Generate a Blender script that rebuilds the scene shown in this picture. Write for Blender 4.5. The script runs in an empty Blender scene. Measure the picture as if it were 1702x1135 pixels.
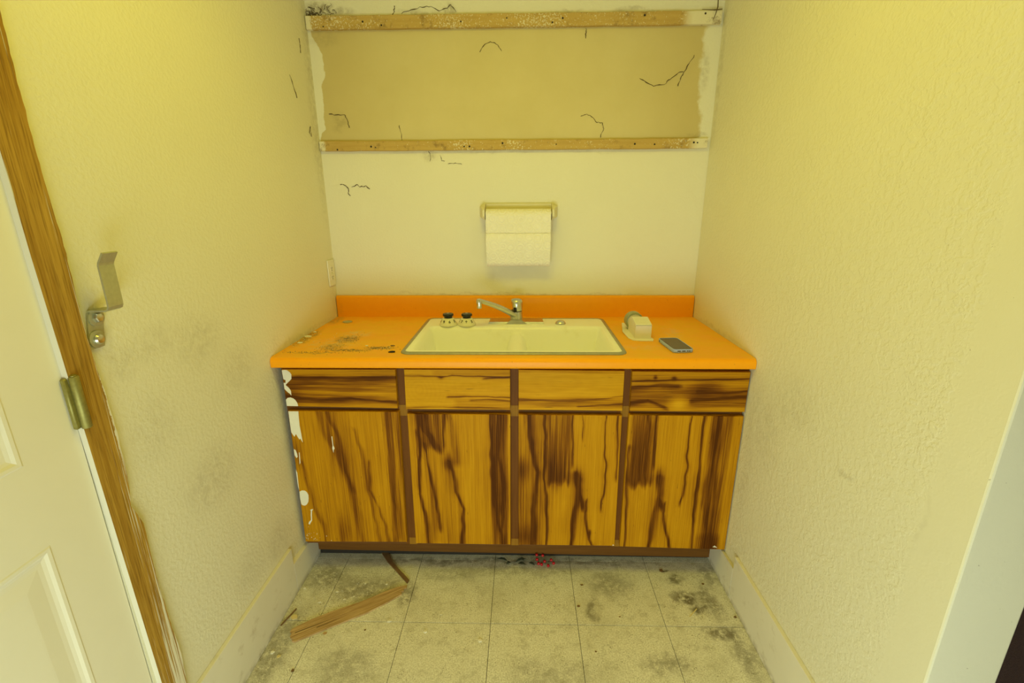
import bpy, bmesh, math, random
import numpy as np
from mathutils import Vector, Matrix

sc = bpy.context.scene
C = sc.collection
random.seed(7)

# ------------------------------------------------------------------ camera
CAM = Vector((0.86066, -2.11785, 1.40589))
PITCH, YAW, ROLL, FPX = 0.28436, -0.0233, -0.00462, 775.04
fw = Vector((math.sin(YAW) * math.cos(PITCH), math.cos(YAW) * math.cos(PITCH), -math.sin(PITCH)))
rt = Vector((math.cos(YAW), -math.sin(YAW), 0))
up = rt.cross(fw)
r2 = rt * math.cos(ROLL) + up * math.sin(ROLL)
u2 = -rt * math.sin(ROLL) + up * math.cos(ROLL)
cd = bpy.data.cameras.new('camera')
cd.sensor_fit = 'HORIZONTAL'; cd.sensor_width = 36; cd.lens = FPX * 36 / 1702
cd.clip_start = 0.02
cam = bpy.data.objects.new('camera', cd); C.objects.link(cam)
M = Matrix.Identity(4)
for i in range(3):
    M[i][0], M[i][1], M[i][2], M[i][3] = r2[i], u2[i], -fw[i], CAM[i]
cam.matrix_world = M
sc.camera = cam

# ------------------------------------------------------------------ light
world = bpy.data.worlds.new('world'); sc.world = world
world.use_nodes = True
world.node_tree.nodes['Background'].inputs[0].default_value = (0.75, 0.85, 1.0, 1)
world.node_tree.nodes['Background'].inputs[1].default_value = 0.25

def area(name, loc, target, sx, sy, power, col):
    d = bpy.data.lights.new(name, 'AREA'); d.shape = 'RECTANGLE'; d.size = sx; d.size_y = sy
    d.energy = power; d.color = col
    o = bpy.data.objects.new(name, d); C.objects.link(o); o.location = loc
    o.rotation_euler = (Vector(target) - Vector(loc)).to_track_quat('-Z', 'Y').to_euler()
    return o
# warm ceiling lamp over the standing area in front of the sink
area('ceiling_lamp', (0.78, -1.16, 2.40), (0.78, -1.145, 0), 0.62, 0.42, 10.0, (1.0, 0.855, 0.02))
# daylight fill at an added low opening behind the camera, lifts the lower walls
area('added_daylight_fill', (0.75, -2.74, 0.40), (0.75, 0, 0.40), 1.04, 0.66, 21, (0.87, 1.0, 0.90))

sc.view_settings.view_transform = 'Standard'
sc.view_settings.look = 'None'
sc.view_settings.exposure = -0.10
sc.view_settings.gamma = 1.0
sc.view_settings.use_curve_mapping = False
sc.cycles.diffuse_bounces = 7
sc.cycles.max_bounces = 10

# ------------------------------------------------------------------ dimensions
W = 1.6412          # alcove width
HC = 0.912          # worktop height
D = 0.6323          # worktop depth
TILE = 0.3048
YEND = -1.42        # end of the right wall
CEIL = 2.44
YBACK = -2.8
XFAR = 4.2

# ------------------------------------------------------------------ node helper
class NT:
    def __init__(s, name, rough=0.6, metal=0.0, spec=0.5):
        s.m = bpy.data.materials.new(name); s.m.use_nodes = True
        s.t = s.m.node_tree; s.N = s.t.nodes; s.b = s.N['Principled BSDF']
        s.b.inputs['Roughness'].default_value = rough
        s.b.inputs['Metallic'].default_value = metal
        s.b.inputs['Specular IOR Level'].default_value = spec
        s._pos = None
    def n(s, typ, **kw):
        x = s.N.new('ShaderNode' + typ)
        for k, v in kw.items(): setattr(x, k, v)
        return x
    def l(s, a, b): s.t.links.new(a, b)
    def put(s, sock, v):
        if isinstance(v, bpy.types.NodeSocket): s.l(v, sock)
        elif isinstance(v, (tuple, list)) and len(v) == 3 and sock.type == 'RGBA': sock.default_value = (*v, 1)
        else: sock.default_value = v
    @property
    def pos(s):
        if s._pos is None: s._pos = s.n('NewGeometry').outputs['Position']
        return s._pos
    def math(s, op, a, b=0.0, c=None, clamp=False):
        x = s.n('Math', operation=op, use_clamp=clamp)
        s.put(x.inputs[0], a); s.put(x.inputs[1], b)
        if c is not None: s.put(x.inputs[2], c)
        return x.outputs[0]
    def vmath(s, op, a, b):
        x = s.n('VectorMath', operation=op); s.put(x.inputs[0], a); s.put(x.inputs[1], b)
        return x.outputs['Value'] if op in ('LENGTH', 'DOT_PRODUCT') else x.outputs['Vector']
    def noise(s, scale, detail=4, rough=0.55, vec=None, dist=0.0, color=False):
        x = s.n('TexNoise'); x.inputs['Scale'].default_value = scale; x.inputs['Detail'].default_value = detail
        x.inputs['Roughness'].default_value = rough; x.inputs['Distortion'].default_value = dist
        s.l(vec if vec is not None else s.pos, x.inputs['Vector'])
        return x.outputs['Color' if color else 'Fac']
    def scaled(s, sx, sy, sz, vec=None):
        return s.vmath('MULTIPLY', vec if vec is not None else s.pos, (sx, sy, sz))
    def sstep(s, v, a, b, lo=0.0, hi=1.0):
        x = s.n('MapRange', interpolation_type='SMOOTHSTEP')
        s.put(x.inputs['Value'], v); s.put(x.inputs['From Min'], a); s.put(x.inputs['From Max'], b)
        s.put(x.inputs['To Min'], lo); s.put(x.inputs['To Max'], hi)
        return x.outputs['Result']
    def mix(s, f, a, b, mode='MIX'):
        x = s.n('Mix', data_type='RGBA', blend_type=mode)
        s.put(x.inputs[0], f); s.put(x.inputs[6], a); s.put(x.inputs[7], b)
        return x.outputs[2]
    def ramp(s, f, stops, interp='LINEAR'):
        x = s.n('ValToRGB'); x.color_ramp.interpolation = interp
        e = x.color_ramp.elements
        while len(e) < len(stops): e.new(0.5)
        for i, (p, c) in enumerate(stops):
            e[i].position = p; e[i].color = (*c, 1) if isinstance(c, tuple) else (c, c, c, 1)
        s.put(x.inputs[0], f); return x.outputs[0]
    def sep(s, vec=None):
        x = s.n('SeparateXYZ'); s.l(vec if vec is not None else s.pos, x.inputs[0]); return x.outputs
    def warp(s, amt, scale):
        c = s.noise(scale, 3, 0.6, color=True)
        c = s.vmath('SUBTRACT', c, (0.5, 0.5, 0.5))
        return s.vmath('ADD', s.pos, s.vmath('MULTIPLY', c, (amt, amt, amt)))
    def stains(s, lst, warp=0.06, wscale=9):
        """soft-edged blotches: (centre, radii, strength)"""
        v = s.warp(warp, wscale); out = None
        for c, r, k in lst:
            d = s.vmath('MULTIPLY', s.vmath('SUBTRACT', v, c), tuple(1.0 / q for q in r))
            f = s.sstep(s.vmath('LENGTH', d, (0, 0, 0)), 0.25, 1.0, k, 0.0)
            out = f if out is None else s.math('MAXIMUM', out, f)
        return out
    def color(s, v): s.put(s.b.inputs['Base Color'], v)
    def rough(s, v): s.put(s.b.inputs['Roughness'], v)
    def bump(s, h, strength=0.3, dist=0.002):
        x = s.n('Bump'); x.inputs['Strength'].default_value = strength; x.inputs['Distance'].default_value = dist
        s.put(x.inputs['Height'], h); s.l(x.outputs[0], s.b.inputs['Normal'])

CREAM = (0.765, 0.735, 0.555)
def plain(name, col, rough=0.5, metal=0.0, var=0.06, scale=30):
    t = NT(name, rough, metal)
    f = t.noise(scale, 4)
    a = tuple(c * (1 - var) for c in col); b = tuple(min(1, c * (1 + var)) for c in col)
    t.color(t.mix(f, a, b)); return t.m

def wall_mat(name, stains, bump=0.35, patch=False, scale=95, smooth_end=None):
    t = NT(name, 0.55, spec=0.35)
    big = t.noise(2.3, 3)
    col = t.mix(big, tuple(c * 0.96 for c in CREAM), tuple(c * 1.03 for c in CREAM))
    peel = t.noise(scale, 3, 0.5)
    blot = t.noise(7, 3, 0.6)
    h = t.math('MULTIPLY', t.sstep(peel, 0.40, 0.62), t.sstep(blot, 0.25, 0.7, 0.45, 1.0))
    if smooth_end is not None:
        h = t.math('MULTIPLY', h, t.sstep(t.sep()[1], smooth_end - 0.012, smooth_end + 0.02, 0.12, 1.0))
    if patch:
        x, y, z = t.sep()
        nz = t.noise(22, 4, 0.65); n2 = t.noise(70, 3, 0.6)
        zz = t.math('MULTIPLY', t.math('SUBTRACT', z, 1.63), 2.0)
        xl = t.ramp(zz, [(0.0, 0.02), (0.10, 0.05), (0.17, 0.27), (0.33, 0.29), (0.45, 0.32), (0.52, 0.36), (0.56, 0.5), (0.73, 0.48), (0.86, 0.15), (1.0, 0.02)])
        xl = t.math('MULTIPLY', xl, 0.1)
        xl = t.math('ADD', xl, t.math('MULTIPLY', t.math('SUBTRACT', nz, 0.5), 0.03))
        mL = t.sstep(t.math('SUBTRACT', x, xl), -0.001, 0.003)
        xr = t.ramp(zz, [(0.0, 0.62), (0.2, 0.60), (0.55, 0.48), (0.85, 0.52), (1.0, 0.7)])
        xr = t.math('ADD', t.math('MULTIPLY', xr, 0.2), 1.475)
        xr = t.math('ADD', xr, t.math('MULTIPLY', t.math('SUBTRACT', nz, 0.5), 0.05))
        mR = t.sstep(t.math('SUBTRACT', xr, x), -0.008, 0.012)
        mz = t.math('MULTIPLY', t.sstep(z, 1.655, 1.665), t.sstep(z, 2.085, 2.095, 1.0, 0.0))
        m = t.math('MULTIPLY', t.math('MULTIPLY', mL, mR), mz)
        edge = t.sstep(t.math('MINIMUM', t.math('SUBTRACT', x, xl), t.math('SUBTRACT', xr, x)), 0.0, 0.35, 1.0, 0.0)
        tan = t.mix(t.noise(5, 4, 0.6), (0.565, 0.475, 0.205), (0.665, 0.575, 0.29))
        tan = t.mix(t.math('MULTIPLY', edge, 0.45), tan, (0.50, 0.385, 0.13))
        col = t.mix(m, col, tan)
        h = t.math('MULTIPLY', h, t.sstep(m, 0.0, 1.0, 1.0, 0.25))
        h = t.math('ADD', h, t.sstep(m, 0.2, 0.8, 0.8, 0.0))
    if stains:
        st = t.stains(stains)
        st = t.math('MULTIPLY', st, t.sstep(t.noise(40, 5, 0.7), 0.30, 0.66))
        col = t.mix(st, col, (0.22, 0.165, 0.07))
    sp = t.sstep(t.noise(140, 2, 0.5), 0.74, 0.80)
    col = t.mix(t.math('MULTIPLY', sp, 0.45), col, (0.25, 0.18, 0.08))
    t.color(col); t.bump(h, bump, 0.0025)
    return t.m

M_back = wall_mat('back_wall_paint', [
    ((0.04, 0, 2.150), (0.10, 0.2, 0.035), 0.85), ((0.14, 0, 2.140), (0.08, 0.2, 0.02), 0.5),
    ((0.57, 0, 2.145), (0.035, 0.2, 0.035), 0.7), ((0.45, 0, 2.132), (0.12, 0.2, 0.014), 0.4),
    ((1.60, 0, 2.12), (0.05, 0.2, 0.03), 0.5), ((1.02, 0, 2.135), (0.10, 0.2, 0.014), 0.35),
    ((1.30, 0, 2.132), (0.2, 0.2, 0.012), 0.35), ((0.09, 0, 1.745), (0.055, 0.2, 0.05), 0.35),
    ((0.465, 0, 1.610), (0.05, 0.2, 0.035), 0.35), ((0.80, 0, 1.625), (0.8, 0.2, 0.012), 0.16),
    ((0.06, 0, 2.05), (0.09, 0.2, 0.05), 0.25), ((1.585, 0, 1.685), (0.05, 0.2, 0.015), 0.5),
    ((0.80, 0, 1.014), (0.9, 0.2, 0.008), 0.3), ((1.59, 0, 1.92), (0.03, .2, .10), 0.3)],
    0.16, patch=True, scale=120)
M_left = wall_mat('left_wall_paint', [
    ((0, -0.94, 1.06), (0.2, 0.13, 0.10), 0.20), ((0, -1.10, 1.10), (0.2, 0.13, 0.06), 0.16),
    ((0, -1.19, 1.09), (0.2, 0.06, 0.07), 0.18), ((0, -0.80, 0.93), (0.2, 0.12, 0.10), 0.16),
    ((0, -1.00, 0.68), (0.2, 0.16, 0.13), 0.22), ((0, -1.14, 0.90), (0.2, 0.10, 0.12), 0.13),
    ((0, -0.74, 0.27), (0.2, 0.12, 0.10), 0.22), ((0, -0.92, 0.30), (0.2, 0.12, 0.10), 0.14),
    ((0, -0.03, 1.70), (0.2, 0.06, 0.5), 0.26), ((0, -0.02, 1.98), (0.2, 0.05, 0.3), 0.35),
    ((0, -0.35, 0.92), (0.2, 0.4, 0.02), 0.22), ((0, -0.04, 1.0), (0.2, 0.05, 0.09), 0.12),
    ((0, -0.58, 0.70), (0.2, 0.05, 0.35), 0.25)], 0.22)
M_right = wall_mat('right_wall_paint', [
    ((W, -0.86, 0.85), (0.2, 0.13, 0.14), 0.15), ((W, -0.75, 0.70), (0.2, 0.12, 0.2), 0.13),
    ((W, -1.115, 0.784), (0.2, 0.045, 0.014), 0.28), ((W, -0.66, 0.55), (0.2, 0.06, 0.35), 0.16),
    ((W, -0.30, 0.92), (0.2, 0.35, 0.014), 0.2), ((W, -0.02, 1.9), (0.2, 0.04, 0.35), 0.25),
    ((W, -1.325, 0.80), (0.2, 0.010, 0.10), 0.10)], 0.32, scale=85, smooth_end=-1.322)
M_room = wall_mat('room_wall_paint', [], 0.2)
M_cream = plain('cream_gloss_paint', (0.80, 0.765, 0.62), 0.38, var=0.03, scale=8)
M_ceil = plain('ceiling_paint', (0.82, 0.79, 0.68), 0.8, var=0.02)

def mat_baseboard():
    t = NT('baseboard_paint', 0.4)
    col = t.mix(t.noise(6, 3), (0.74, 0.71, 0.585), (0.82, 0.79, 0.665))
    sm = t.math('MULTIPLY', t.sstep(t.noise(14, 5, 0.7), 0.56, 0.75), 0.45)
    col = t.mix(sm, col, (0.36, 0.29, 0.15))
    z = t.sep()[2]
    low = t.math('MULTIPLY', t.sstep(z, 0.0, 0.03, 1.0, 0.0), t.sstep(t.noise(30, 4), 0.35, 0.6))
    col = t.mix(t.math('MULTIPLY', low, 0.6), col, (0.22, 0.17, 0.08))
    t.color(col); t.bump(t.noise(25, 4), 0.12, 0.002); return t.m
M_base = mat_baseboard()

def mat_casing():
    t = NT('worn_wood_casing', 0.55, spec=0.15)
    v = t.scaled(110, 110, 4.0); v2 = t.scaled(320, 320, 12.0); v3 = t.scaled(190, 190, 3.2)
    g = t.noise(1.0, 5, 0.6, v); g2 = t.noise(1.0, 4, 0.6, v2)
    wood = t.mix(t.sstep(g, 0.2, 0.8), (0.30, 0.155, 0.018), (0.52, 0.32, 0.055))
    wood = t.mix(t.math('MULTIPLY', t.sstep(g2, 0.45, 0.7), 0.65), wood, (0.17, 0.085, 0.012))
    x, y, z = t.sep()
    g3 = t.noise(1.0, 5, 0.65, v3)
    low = t.sstep(z, 0.2, 1.0, 0.13, 0.0)
    edge = t.sstep(y, -1.285, -1.248, 0.0, 0.13)
    e = t.math('ADD', t.math('ADD', g3, low), edge)
    m = t.sstep(e, 0.64, 0.74)
    rim = t.sstep(t.math('ADD', y, t.math('MULTIPLY', t.noise(1.0, 6, 0.75, t.scaled(60, 60, 45)), 0.016)), -1.2495, -1.2480)
    rim = t.math('MULTIPLY', rim, t.sstep(z, 0.80, 0.95))
    m = t.math('MAXIMUM', m, rim)
    # painted edge that faces the door
    gx = t.sep(t.n('NewGeometry').outputs['Normal'])
    m = t.math('MAXIMUM', m, t.sstep(gx[1], -0.8, -0.4, 1.0, 0.0))
    t.color(t.mix(m, wood, (0.74, 0.70, 0.55)))
    t.bump(t.math('ADD', g, m), 0.4, 0.0012); return t.m
M_casing = mat_casing()

def mat_tile():
    t = NT('vinyl_tile', 0.48)
    fine = t.noise(210, 5, 0.8); mid = t.noise(26, 5, 0.7); big = t.noise(5.0, 4, 0.65)
    oi = t.n('ObjectInfo').outputs['Random']
    col = t.mix(t.sstep(fine, 0.34, 0.66), (0.55, 0.53, 0.39), (0.95, 0.945, 0.82))
    col = t.mix(t.math('MULTIPLY', oi, 0.16), col, (0.64, 0.62, 0.50))
    col = t.mix(t.sstep(mid, 0.48, 0.72, 0.0, 0.50), col, (0.36, 0.33, 0.21))
    col = t.mix(t.sstep(big, 0.45, 0.72, 0.0, 0.36), col, (0.42, 0.40, 0.27))
    fl = t.n('TexVoronoi'); fl.inputs['Scale'].default_value = 170; fl.inputs['Randomness'].default_value = 1
    t.l(t.warp(0.02, 60), fl.inputs['Vector'])
    col = t.mix(t.math('MULTIPLY', t.sstep(fl.outputs['Distance'], 0.14, 0.28, 1.0, 0.0), t.sstep(t.noise(14, 4, 0.7), 0.40, 0.66)), col, (0.13, 0.11, 0.05))
    st = t.stains([
        ((1.455, -0.615, 0), (0.05, 0.03, 1), 0.75), ((1.425, -0.575, 0), (0.035, 0.012, 1), 0.9),
        ((1.475, -0.700, 0), (0.075, 0.045, 1), 0.85), ((1.500, -0.748, 0), (0.06, 0.035, 1), 0.9),
        ((1.555, -0.72, 0), (0.05, 0.13, 1), 0.6), ((1.545, -0.855, 0), (0.10, 0.04, 1), 0.75),
        ((1.590, -0.93, 0), (0.05, 0.12, 1), 0.5), ((1.600, -0.60, 0), (0.05, 0.10, 1), 0.55),
        ((1.118, -0.77, 0), (0.022, 0.08, 1), 0.6), ((1.20, -0.64, 0), (0.13, 0.10, 1), 0.5),
        ((1.33, -0.97, 0), (0.10, 0.05, 1), 0.5), ((0.10, -0.63, 0), (0.14, 0.10, 1), 0.55),
        ((0.26, -0.68, 0), (0.20, 0.09, 1), 0.55), ((0.43, -0.70, 0), (0.05, 0.08, 1), 0.55),
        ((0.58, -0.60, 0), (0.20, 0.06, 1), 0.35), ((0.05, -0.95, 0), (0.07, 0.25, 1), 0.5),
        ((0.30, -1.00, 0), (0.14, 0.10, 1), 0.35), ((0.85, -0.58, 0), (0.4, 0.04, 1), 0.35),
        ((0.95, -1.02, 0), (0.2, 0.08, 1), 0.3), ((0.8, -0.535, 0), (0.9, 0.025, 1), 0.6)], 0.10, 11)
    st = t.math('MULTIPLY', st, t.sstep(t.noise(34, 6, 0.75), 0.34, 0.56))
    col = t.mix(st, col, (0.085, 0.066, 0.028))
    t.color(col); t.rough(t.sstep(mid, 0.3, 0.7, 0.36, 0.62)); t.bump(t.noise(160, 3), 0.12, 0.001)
    return t.m
M_tile = mat_tile()
M_sub = plain('floor_joint', (0.05, 0.042, 0.022), 0.9)
def mat_carpet():
    t = NT('purple_carpet', 0.95)
    t.color(t.mix(t.noise(260, 3, 0.7), (0.09, 0.05, 0.07), (0.26, 0.17, 0.20)))
    t.bump(t.noise(300, 3), 0.8, 0.006); return t.m
M_carpet = mat_carpet()

def mat_laminate():
    t = NT('orange_laminate', 0.3, spec=0.22)
    base = t.mix(t.noise(40, 3), (0.90, 0.345, 0.003), (0.95, 0.39, 0.0035))
    nz = t.sep(t.n('NewGeometry').outputs['Normal'])[2]
    x, y, z = t.sep()
    du = t.math('MULTIPLY', t.sstep(nz, 0.75, 0.98), t.sstep(z, HC - 0.02, HC - 0.001))
    du = t.math('MULTIPLY', du, t.sstep(z, HC + 0.02, HC + 0.05, 1.0, 0.35))
    dust = t.math('MULTIPLY', du, t.sstep(t.noise(9, 5, 0.65), 0.2, 0.75, 0.10, 0.52))
    col = t.mix(dust, base, (0.80, 0.56, 0.06))
    st = t.stains([
        ((0.185, -0.40, HC), (0.06, 0.075, .3), 0.85), ((0.165, -0.50, HC), (0.06, 0.07, .3), 0.6),
        ((0.24, -0.545, HC), (0.11, 0.022, .3), 0.75), ((0.34, -0.515, HC), (0.07, 0.026, .3), 0.9),
        ((0.14, -0.575, HC), (0.10, 0.012, .3), 0.5), ((0.086, -0.130, HC), (0.035, 0.03, .3), 0.45),
        ((0.02, -0.38, HC), (0.035, 0.16, .3), 0.75), ((0.02, -0.10, HC), (0.04, 0.1, .3), 0.5)], 0.05, 24)
    st = t.math('MULTIPLY', st, t.sstep(t.noise(70, 6, 0.75), 0.32, 0.60))
    col = t.mix(st, col, (0.20, 0.17, 0.075))
    pale = t.stains([((0.20, -0.33, HC), (0.09, 0.07, .3), 0.5), ((0.15, -0.47, HC), (0.16, 0.11, .3), 0.3),
                     ((1.46, -0.30, HC), (0.05, 0.12, .3), 0.45), ((1.28, -0.50, HC), (0.12, 0.05, .3), 0.2)], 0.06, 14)
    pale = t.math('MULTIPLY', pale, t.sstep(t.noise(50, 5, 0.7), 0.38, 0.62))
    col = t.mix(pale, col, (0.66, 0.56, 0.32))
    col = t.mix(t.math('MULTIPLY', t.sstep(t.noise(170, 2), 0.72, 0.78), 0.7), col, (0.17, 0.10, 0.03))
    t.color(col)
    t.rough(t.math('ADD', t.math('MULTIPLY', dust, 0.75), 0.36))
    return t.m
M_lam = mat_laminate()

LIGHTW, DARKW = (0.475, 0.218, 0.005), (0.082, 0.025, 0.003)
def mat_veneer(name, horizontal):
    t = NT(name, 0.55, spec=0.06)
    a = t.n('Attribute', attribute_name='figure').outputs['Fac']
    v = t.scaled(8, 8, 240) if horizontal else t.scaled(240, 240, 7)
    v2 = t.scaled(3, 3, 60) if horizontal else t.scaled(60, 60, 2.2)
    g = t.noise(1.0, 4, 0.65, v); g2 = t.noise(1.0, 4, 0.6, v2)
    g3 = t.noise(1.0, 3, 0.6, t.scaled(5, 5, 420) if horizontal else t.scaled(420, 420, 4))
    a = t.math('MULTIPLY', a, t.sstep(g3, 0.25, 0.75, 0.58, 1.32))
    f = t.math('ADD', a, t.math('MULTIPLY', t.math('SUBTRACT', g, 0.5), 0.42))
    f = t.math('ADD', f, t.math('MULTIPLY', t.math('SUBTRACT', g2, 0.5), 0.34))
    col = t.ramp(f, [(0.0, (0.62, 0.325, 0.010)), (0.25, LIGHTW), (0.58, (0.22, 0.078, 0.005)), (1.0, DARKW)])
    tick = t.math('MULTIPLY', t.sstep(t.noise(1.0, 2, 0.5, t.scaled(14, 14, 330) if horizontal else t.scaled(330, 330, 26)), 0.72, 0.78), 0.8)
    col = t.mix(tick, col, (0.06, 0.025, 0.006))
    t.color(col); t.rough(t.sstep(g2, 0.2, 0.8, 0.42, 0.6)); t.bump(g, 0.08, 0.001)
    return t.m
M_vv = mat_veneer('veneer_upright_grain', False)
M_vh = mat_veneer('veneer_level_grain', True)

def mat_brown(name, a, b, sc_=(120, 120, 5), rough=0.55):
    t = NT(name, rough, spec=0.12)
    g = t.noise(1.0, 5, 0.6, t.scaled(*sc_))
    t.color(t.mix(g, a, b)); t.bump(g, 0.15, 0.001); return t.m
M_frame = mat_brown('dark_face_frame', (0.10, 0.034, 0.006), (0.235, 0.090, 0.014))
M_rail = mat_brown('dark_rail', (0.10, 0.042, 0.012), (0.22, 0.095, 0.025), (5, 120, 120))
M_joint = mat_brown('bare_wood_joint', (0.22, 0.10, 0.010), (0.38, 0.19, 0.018))
M_kick = mat_brown('toe_kick_wood', (0.10, 0.040, 0.008), (0.23, 0.10, 0.018), (6, 90, 90))
M_inside = plain('cabinet_inside', (0.10, 0.05, 0.02), 0.9)

def mat_batten(name, x0, x1, amt):
    t = NT(name, 0.7)
    g = t.noise(1.0, 5, 0.6, t.scaled(7, 90, 90))
    wood = t.mix(g, (0.40, 0.25, 0.05), (0.60, 0.42, 0.12))
    fl = t.noise(150, 3, 0.6); big = t.noise(4.5, 3, 0.6)
    x, y, z = t.sep()
    sp = t.sstep(t.math('ADD', fl, t.math('MULTIPLY', t.math('SUBTRACT', big, 0.5), 0.55)), amt, amt + 0.07)
    nz = t.math('MULTIPLY', t.math('SUBTRACT', t.noise(40, 4), 0.5), 0.03)
    xe = t.math('ADD', x, nz)
    ends = t.math('MAXIMUM', t.sstep(xe, x0, x0 + 0.008, 1.0, 0.0), t.sstep(xe, x1 - 0.03, x1 + 0.02))
    m = t.math('MAXIMUM', t.math('MULTIPLY', sp, 0.8), ends)
    col = t.mix(m, wood, (0.74, 0.68, 0.46))
    dk = t.sstep(t.noise(22, 5, 0.75), 0.54, 0.70)
    col = t.mix(t.math('MULTIPLY', dk, 0.7), col, (0.20, 0.12, 0.035))
    t.color(col); t.bump(t.math('ADD', m, fl), 0.4, 0.001); return t.m
M_bat_u = mat_batten('upper_batten_wood', 0.022, 1.50, 0.55)
M_bat_l = mat_batten('lower_batten_wood', 0.020, 1.57, 0.60)

def mat_enamel():
    t = NT('sink_enamel', 0.22)
    col = t.mix(t.noise(5, 4), (0.90, 0.91, 0.90), (0.94, 0.95, 0.94))
    d = t.math('MULTIPLY', t.sstep(t.noise(14, 5, 0.7), 0.55, 0.75), 0.16)
    col = t.mix(d, col, (0.48, 0.41, 0.20))
    t.color(col); t.rough(t.sstep(t.noise(20, 4), 0.3, 0.7, 0.32, 0.5)); return t.m
M_enamel = mat_enamel()
M_rimm = plain('dull_steel_rim', (0.42, 0.42, 0.33), 0.42, 0.75, 0.25, 60)
M_chrome = plain('chrome', (0.66, 0.67, 0.62), 0.28, 1.0, 0.12, 40)
M_brass = plain('tarnished_brass', (0.30, 0.27, 0.075), 0.5, 0.6, 0.35, 120)
M_zinc = plain('zinc_steel', (0.50, 0.50, 0.31), 0.45, 0.6, 0.15, 120)
M_black = plain('black_plastic', (0.018, 0.02, 0.016), 0.3)
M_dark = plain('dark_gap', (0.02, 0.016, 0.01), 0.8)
M_white = plain('white_plastic', (0.80, 0.77, 0.64), 0.4, var=0.04)
M_card = plain('white_card', (0.80, 0.76, 0.66), 0.75, var=0.05, scale=60)
M_ring = plain('grey_green_plastic', (0.33, 0.36, 0.24), 0.4)
M_case = plain('pale_blue_rubber', (0.38, 0.50, 0.92), 0.55)
M_screen = plain('phone_screen', (0.055, 0.042, 0.022), 0.22)
M_red = plain('red_berry', (0.48, 0.006, 0.012), 0.25)
M_twig = plain('grey_twig', (0.20, 0.19, 0.12), 0.8, var=0.3)
M_leafm = plain('dark_leaf', (0.055, 0.075, 0.05), 0.6, var=0.3)
M_smear = plain('cream_paint_smear', (0.78, 0.75, 0.60), 0.5, var=0.05, scale=80)
M_chip = plain('paint_flake', (0.84, 0.82, 0.72), 0.7)
M_chipy = plain('yellow_flake', (0.72, 0.60, 0.28), 0.7)
M_web = plain('dusty_cobweb', (0.115, 0.08, 0.03), 1.0)
M_crumb = plain('grime_crumbs', (0.24, 0.20, 0.11), 0.9, var=0.5, scale=220)
def mat_stick():
    t = NT('splintered_wood', 0.75, spec=0.15)
    a = math.radians(31)
    u = t.vmath('DOT_PRODUCT', t.pos, (math.cos(a), math.sin(a), 0)); v = t.vmath('DOT_PRODUCT', t.pos, (-math.sin(a), math.cos(a), 0))
    c = t.n('CombineXYZ'); t.put(c.inputs[0], t.math('MULTIPLY', u, 9.0)); t.put(c.inputs[1], t.math('MULTIPLY', v, 260.0))
    g = t.noise(1.0, 4, 0.65, c.outputs[0])
    t.color(t.mix(t.sstep(g, 0.28, 0.72), (0.33, 0.20, 0.075), (0.62, 0.44, 0.21))); t.bump(g, 0.5, 0.002); return t.m
M_stick = mat_stick()
M_stickd = mat_brown('dark_splinter', (0.13, 0.075, 0.03), (0.28, 0.17, 0.08), (60, 60, 60))
def mat_towel():
    t = NT('embossed_paper', 0.85, spec=0.2)
    t.color(t.mix(t.noise(9, 3), (0.83, 0.79, 0.64), (0.88, 0.84, 0.70)))
    v = t.n('TexVoronoi'); v.inputs['Scale'].default_value = 26; v.inputs['Randomness'].default_value = 0.25
    t.l(t.scaled(1.0, 0.0, 1.0), v.inputs['Vector'])
    w = t.math('SINE', t.math('MULTIPLY', v.outputs['Distance'], 24.0))
    t.bump(w, 0.45, 0.0017); return t.m
M_towel = mat_towel()
M_glass = plain('window_glass', (0.8, 0.85, 0.9), 0.1)

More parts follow.
